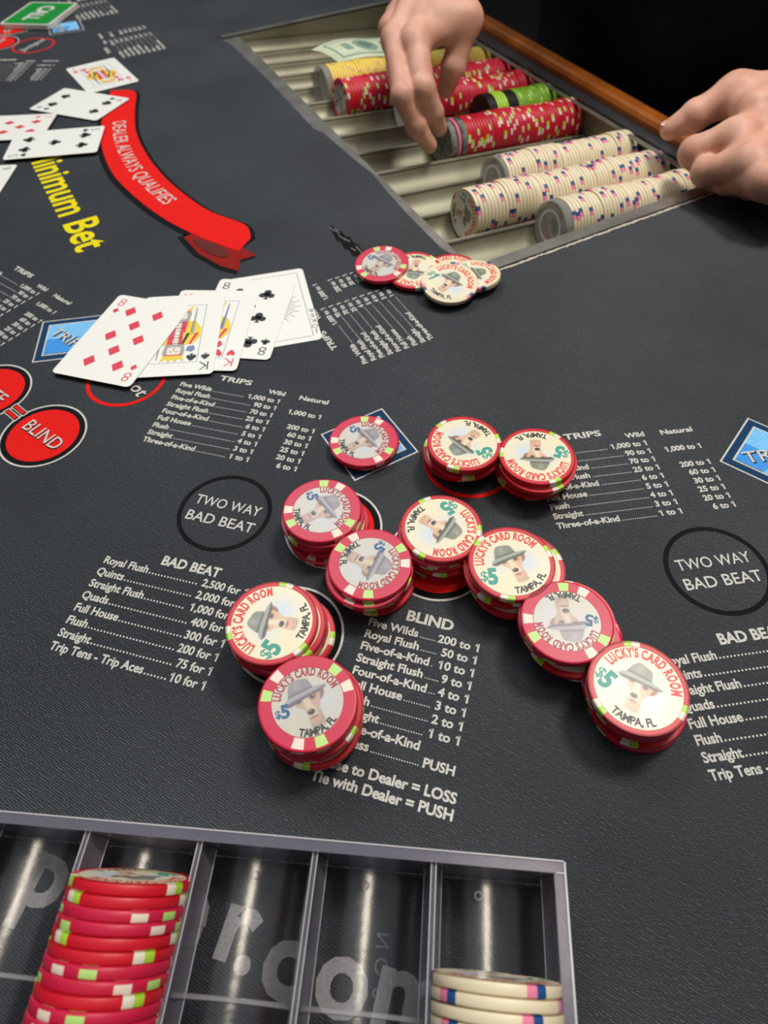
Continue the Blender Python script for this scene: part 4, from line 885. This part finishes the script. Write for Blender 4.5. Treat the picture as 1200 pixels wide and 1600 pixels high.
def surface_nets(fn, lo, hi, h):
    """polygonise fn < 0 inside a box"""
    n = np.ceil((np.array(hi) - lo) / h).astype(int) + 1
    ax = [lo[i] + h * np.arange(n[i]) for i in range(3)]; G = np.stack(np.meshgrid(*ax, indexing='ij'), -1); D = fn(G.reshape(-1, 3)).reshape(n)
    ins = D < 0; corners = [(i, j, k) for i in (0, 1) for j in (0, 1) for k in (0, 1)]; m = n - 1
    sl = lambda A, c: A[c[0]:c[0] + m[0], c[1]:c[1] + m[1], c[2]:c[2] + m[2]]
    cnt = sum(sl(ins, c).astype(int) for c in corners); act = (cnt > 0) & (cnt < 8); idx = -np.ones(m, int); idx[act] = np.arange(act.sum())
    acc = np.zeros((*m, 3)); num = np.zeros(m)
    for c in corners:
        for axis in range(3):
            if c[axis]: continue
            d = list(c); d[axis] = 1; a, b = sl(D, c), sl(D, d); cr = (a < 0) != (b < 0); t = np.where(cr, a / np.where(cr, a - b, 1), 0)
            for q in range(3): acc[..., q] += np.where(cr, c[q] + (t if q == axis else 0), 0)
            num += cr
    v = np.argwhere(act) + acc[act] / num[act][:, None]; v = v * h + lo; F = []
    for axis in range(3):
        o1, o2 = [(1, 2), (2, 0), (0, 1)][axis]
        a = ins[tuple(slice(0, n[i] - 1) if i == axis else slice(0, n[i]) for i in range(3))]; b = ins[tuple(slice(1, n[i]) if i == axis else slice(0, n[i]) for i in range(3))]
        E_ = np.argwhere(a != b); fl = a[tuple(E_.T)]
        ok = (E_[:, o1] > 0) & (E_[:, o2] > 0) & (E_[:, o1] < m[o1]) & (E_[:, o2] < m[o2]); E_, fl = E_[ok], fl[ok]
        q = []
        for s1, s2 in ((-1, -1), (0, -1), (0, 0), (-1, 0)): c = E_.copy(); c[:, o1] += s1; c[:, o2] += s2; q.append(idx[tuple(c.T)])
        q = np.stack(q, 1); q[~fl] = q[~fl][:, ::-1]; F.append(q)
    return v, np.concatenate(F)
def P_(px, py, z): return at(px, py, z / 1000) * 1000
def U_(u, v, z): return tp(u, v, z) * 1000
def hand_field(fingers, palm, extra_k=7.0):
    def fn(P):
        d = np.full(len(P), 1e3)
        for a, b, ra, rb2 in palm: d = smin(d, cone(P, a, b, ra, rb2), 9.0)
        fs = []
        for pts, rad, kk in fingers:
            e = np.full(len(P), 1e3)
            for i in range(len(pts) - 1): e = smin(e, cone(P, pts[i], pts[i + 1], rad[i], rad[i + 1]), 2.2)
            for i in range(1, len(pts) - 1): e = smin(e, ball(P, pts[i], rad[i] * 1.05), 2.0)       # joint swell
            fs.append((e, kk))
        out = d
        for e, kk in fs: out = np.minimum(out, smin(d, e, kk))
        f = fs[0][0]
        for e, kk in fs[1:]: f = smin(f, e, 3.0)
        return np.minimum(out, f)
    return fn
# right hand (upper middle of the photo), fingertips pinching the spacer
wr = P_(692, -78, 116)
i_m, i_p, i_d, i_t = P_(648, 66, 74), P_(660, 138, 52), P_(677, 176, 31), P_(687, 201, 13)
m_m, m_p, m_d, m_t = P_(616, 61, 73), P_(629, 150, 48), P_(650, 196, 25), P_(671, 227, 6)
r_m, r_p, r_d, r_t = P_(610, 44, 70), P_(634, 104, 42), P_(648, 114, 30), P_(662, 96, 34)
l_m, l_p, l_d, l_t = P_(618, 24, 66), P_(632, 74, 40), P_(648, 84, 34), P_(660, 66, 38)
t_c, t_m, t_p, t_t = P_(720, -40, 104), P_(729, 30, 80), P_(708, 104, 48), P_(697, 138, 27)
R_F = [([i_m, i_p, i_d, i_t], [12.2, 11.0, 9.0, 7.0], 8), ([m_m, m_p, m_d, m_t], [11.0, 10.0, 9.0, 7.2], 8), ([r_m, r_p, r_d, r_t], [9.8, 8.8, 7.6, 6.4], 7), ([l_m, l_p, l_d, l_t], [8.8, 7.4, 6.6, 5.6], 7), ([t_m, t_p, t_t], [12.2, 11.0, 8.6], 9)]
mcarp = lambda w, k, off: w + (k - w) * off
R_P = [(wr, i_m, 17, 10.8), (wr, m_m, 17, 10.8), (wr, r_m, 16, 10.2), (wr, l_m, 15, 9.4), (wr, t_m, 17, 12.5), (mcarp(wr, m_m, .5) + [0, 0, -8], mcarp(wr, i_m, .85) + [0, 0, -9], 14, 10)]
R_P += [(i_m, t_m, 10.5, 12), (P_(672, 34, 82), P_(706, 26, 84), 14, 12), (wr, P_(684, 20, 86), 17, 15)]
fore_r = U_(330, 400, 240); fr_mid = wr + (fore_r - wr) * .55
R_P += [(wr + [0, 0, 0], fr_mid, 24, 33), (wr + np.array([TV[0], TV[1], 0]) * 10, fr_mid, 17, 30), (wr - np.array([TV[0], TV[1], 0]) * 10, fr_mid, 17, 30)]
# left hand (right edge), loosely closed over the rail
wl_ = P_(1310, 176, 50)
a_m, a_p, a_d, a_t = P_(1150, 214, 44), P_(1085, 238, 30), P_(1100, 260, 19), P_(1132, 248, 24)
b_m, b_p, b_d, b_t = P_(1174, 256, 41), P_(1103, 268, 25), P_(1122, 280, 17), P_(1150, 266, 24)
c_m, c_p, c_d, c_t = P_(1198, 284, 38), P_(1136, 283, 21), P_(1154, 291, 12), P_(1178, 278, 24)
d_m, d_p, d_d, d_t = P_(1226, 298, 36), P_(1172, 293, 20), P_(1188, 296, 16), P_(1206, 286, 26)
u_c, u_m, u_p, u_t = P_(1240, 132, 56), P_(1150, 146, 52), P_(1087, 180, 37), P_(1048, 202, 26)
L_F = [([a_m, a_p, a_d, a_t], [13.0, 12.0, 10.0, 7.6], 8), ([b_m, b_p, b_d, b_t], [12.6, 11.0, 9.4, 7.2], 8), ([c_m, c_p, c_d, c_t], [11.2, 9.8, 8.4, 6.8], 8), ([d_m, d_p, d_d, d_t], [9.8, 8.4, 7.4, 6.2], 8), ([u_m, u_p, u_t], [13.6, 12.4, 8.8], 9)]
L_P = [(wl_, a_m, 19, 12), (wl_, b_m, 19, 12), (wl_, c_m, 18, 11), (wl_, d_m, 17, 10), (wl_, u_m, 18, 12.5), (mcarp(wl_, b_m, .5) + [0, 0, 0], b_m + [6, 0, -6], 15, 11)]
L_P += [(u_m, P_(1262, 146, 58), 13.5, 19), (P_(1180, 168, 56), P_(1270, 150, 58), 14, 19), (u_m, a_m + (wl_ - a_m) * .2, 12, 13), (a_m, b_m, 11, 11), (b_m, c_m, 10.5, 10)]
fore_l = U_(430, -30, 280); fl_mid = wl_ + (fore_l - wl_) * .55
L_P += [(wl_, fl_mid, 24, 33), (wl_ + [0, 9, 5], fl_mid, 17, 30), (wl_ - [0, 9, 5], fl_mid, 17, 30)]
sk = MB()
def add_field(F, Pm, h):
    pts = np.array([p for f in F for p in f[0]] + [q for p in Pm for q in p[:2]]); lo, hi = pts.min(0) - 40, pts.max(0) + 40
    v, f = surface_nets(hand_field(F, Pm), lo, hi, h); sk.add(v / 1000, f)
add_field(R_F, R_P, 1.5); add_field(L_F, L_P, 1.5)
# the rest of the body: upper arms, neck and head
sh_r, sh_l = U_(430, 470, 500), U_(440, 120, 500); neck0, head0 = U_(440, 296, 520), U_(408, 296, 700)
hf = np.array([-TU[0], -TU[1], 0.]); hs_ = np.array([TV[0], TV[1], 0.])
def rotP(P, c): Q = P - c; return np.stack([Q @ hf, Q @ hs_, Q[:, 2]], -1)
def body_field(P):
    d = cone(P, fr_mid, fore_r, 34, 42); d = smin(d, cone(P, fore_r, sh_r, 42, 52), 20); d = smin(d, cone(P, sh_r, sh_l, 52, 52), 20)
    e = cone(P, fl_mid, fore_l, 34, 42); e = smin(e, cone(P, fore_l, sh_l, 42, 52), 20); d = smin(d, e, 30)
    d = smin(d, cone(P, U_(456, 296, 400), neck0, 78, 58), 30); d = smin(d, cone(P, neck0, head0 + hf * -12 + [0, 0, -50], 58, 54), 18)
    Q = rotP(P, head0); h = ball(Q, np.array([-12, 0, 22.]), (96, 76, 96)); h = smin(h, ball(Q, np.array([22, 0, -42.]), (62, 56, 66)), 30); h = smin(h, cone(Q, [84, 0, 12], [98, 0, -18], 8, 13), 10)
    for s in (-1, 1):
        h = smin(h, ball(Q, np.array([-8, s * 76, -4.]), (18, 9, 30)), 6); h = -smin(-h, ball(Q, np.array([84, s * 31, 14.]), (16, 17, 12)), 8)
    h = smin(h, cone(Q, [80, -16, -52], [80, 16, -52], 7, 7), 6); h = -smin(-h, cone(Q, [92, -20, -50], [92, 20, -50], 2.5, 2.5), 4)
    return smin(d, h, 16)
v, f = surface_nets(body_field, U_(400, 296, 400) - [330, 330, 330], U_(400, 296, 400) + [330, 330, 430], 8.0); sk.add(v / 1000, f)
person = sk.obj('person', M_SKIN, None, True); tag(person, 'dealer in a black shirt reaching bare hands over the chip tray', 'person')
sm = person.modifiers.new('smooth', 'SMOOTH'); sm.factor = .4; sm.iterations = 2
# shirt with sleeves
cuff_r, cuff_l = wr + (fore_r - wr) * .32, wl_ + (fore_l - wl_) * .32
def shirt_field(P):
    Q = rotP(P, U_(458, 298, 0)); x, y, z = Q.T
    half_w = 195 + 12 * np.sin(z / 160.); tors = (np.sqrt((x / 122) ** 2 + (y / half_w) ** 2 + 1e-9) - 1) * 120; tors = np.maximum(tors, np.maximum(z - 470, -420 - z))
    tors = smin(tors, cone(P, sh_r, sh_l, 72, 72), 60)
    d = tors; d = smin(d, smin(cone(P, cuff_r, fore_r, 44, 56), cone(P, fore_r, sh_r, 56, 70), 22), 30); d = smin(d, smin(cone(P, cuff_l, fore_l, 44, 56), cone(P, fore_l, sh_l, 56, 70), 22), 30)
    d = smin(d, cone(P, U_(440, 296, 470), neck0, 84, 70), 30)
    wr_ = 2.2 * np.sin(z / 23. + y / 61.) + 1.6 * np.sin(y / 19. - z / 47. + x / 31.); return d + wr_
v, f = surface_nets(shirt_field, U_(400, 296, 50) - [340, 360, 480], U_(400, 296, 50) + [360, 360, 560], 10.0); mesh_obj('shirt', v / 1000, f, M_SHIRT, person, None, True)
def hair_field(P):
    Q = rotP(P, head0); h = ball(Q, np.array([-18, 0, 30.]), (104, 84, 101)); return np.maximum(h, (Q[:, 0] - 30) * .75 - (Q[:, 2] - 40) * .66)
v, f = surface_nets(hair_field, head0 - 150, head0 + 170, 8.0); mesh_obj('hair', v / 1000, f, M_HAIR, person, None, True)
for s in (-1, 1):
    e = MB(); bmx = bmesh.new(); bmesh.ops.create_uvsphere(bmx, u_segments=16, v_segments=10, radius=.0125); c = (head0 + hf * 74 + hs_ * 31 * s + [0, 0, 14]) / 1000
    me = bpy.data.meshes.new('eye'); bmx.to_mesh(me); bmx.free(); me.materials.append(M_CARD); o = bpy.data.objects.new('eye', me); o.location = c; link(o, person)
# nails
def nail(tip, prev, up, r, wd):
    d = (tip - prev) / np.linalg.norm(tip - prev); n = up - d * (up @ d); n /= np.linalg.norm(n); sd = np.cross(d, n); c = tip - d * 2.0; v = []; f = []
    for i in range(9):
        for j in range(9):
            a, b = (i / 8 - .5) * 2, (j / 8 - .5) * 2; q = math.sqrt(max(0, 1 - a * a * .55)) if True else 1; th = b * 1.0 * (.92 if abs(a) < .9 else .75)
            v.append((c + d * a * r * .95 + sd * math.sin(th) * wd + n * (math.cos(th) * (r + .35) - (.9 if a > .7 else 0) * (a - .7))) / 1000)
    for i in range(8):
        for j in range(8): f.append((i * 9 + j, i * 9 + j + 1, (i + 1) * 9 + j + 1, (i + 1) * 9 + j))
    mesh_obj('fingernail', v, f, M_NAIL, person, None, True)
toC = lambda p: (CAM * 1000 - p) / np.linalg.norm(CAM * 1000 - p)
nail(u_t, u_p, np.array([-.2, .5, .85]), 8.4, 7.2)
# dark walls of the room
M_WALL = noise_mix(mat('dark_wall', (.05, .045, .04), .9), (.045, .04, .038), (.06, .052, .046), 3, 3)
for nm, c, sz, lab in (('wall_back', tp(2300, 300), (.05, 5.6, 3.0), 'dark wall far behind the dealer'), ('wall_front', tp(-2600, 300), (.05, 5.6, 3.0), 'dark wall behind the players'), ('wall_left', tp(-150, 3100), (5.0, .05, 3.0), 'dark wall beyond the far end of the table'), ('wall_right', tp(-150, -2500), (5.0, .05, 3.0), 'dark wall beyond the near end of the table')):
    wb = MB(); wb.box((c[0], c[1], .74), sz, TA); tag(wb.obj(nm, M_WALL), lab, 'wall', kind='structure')
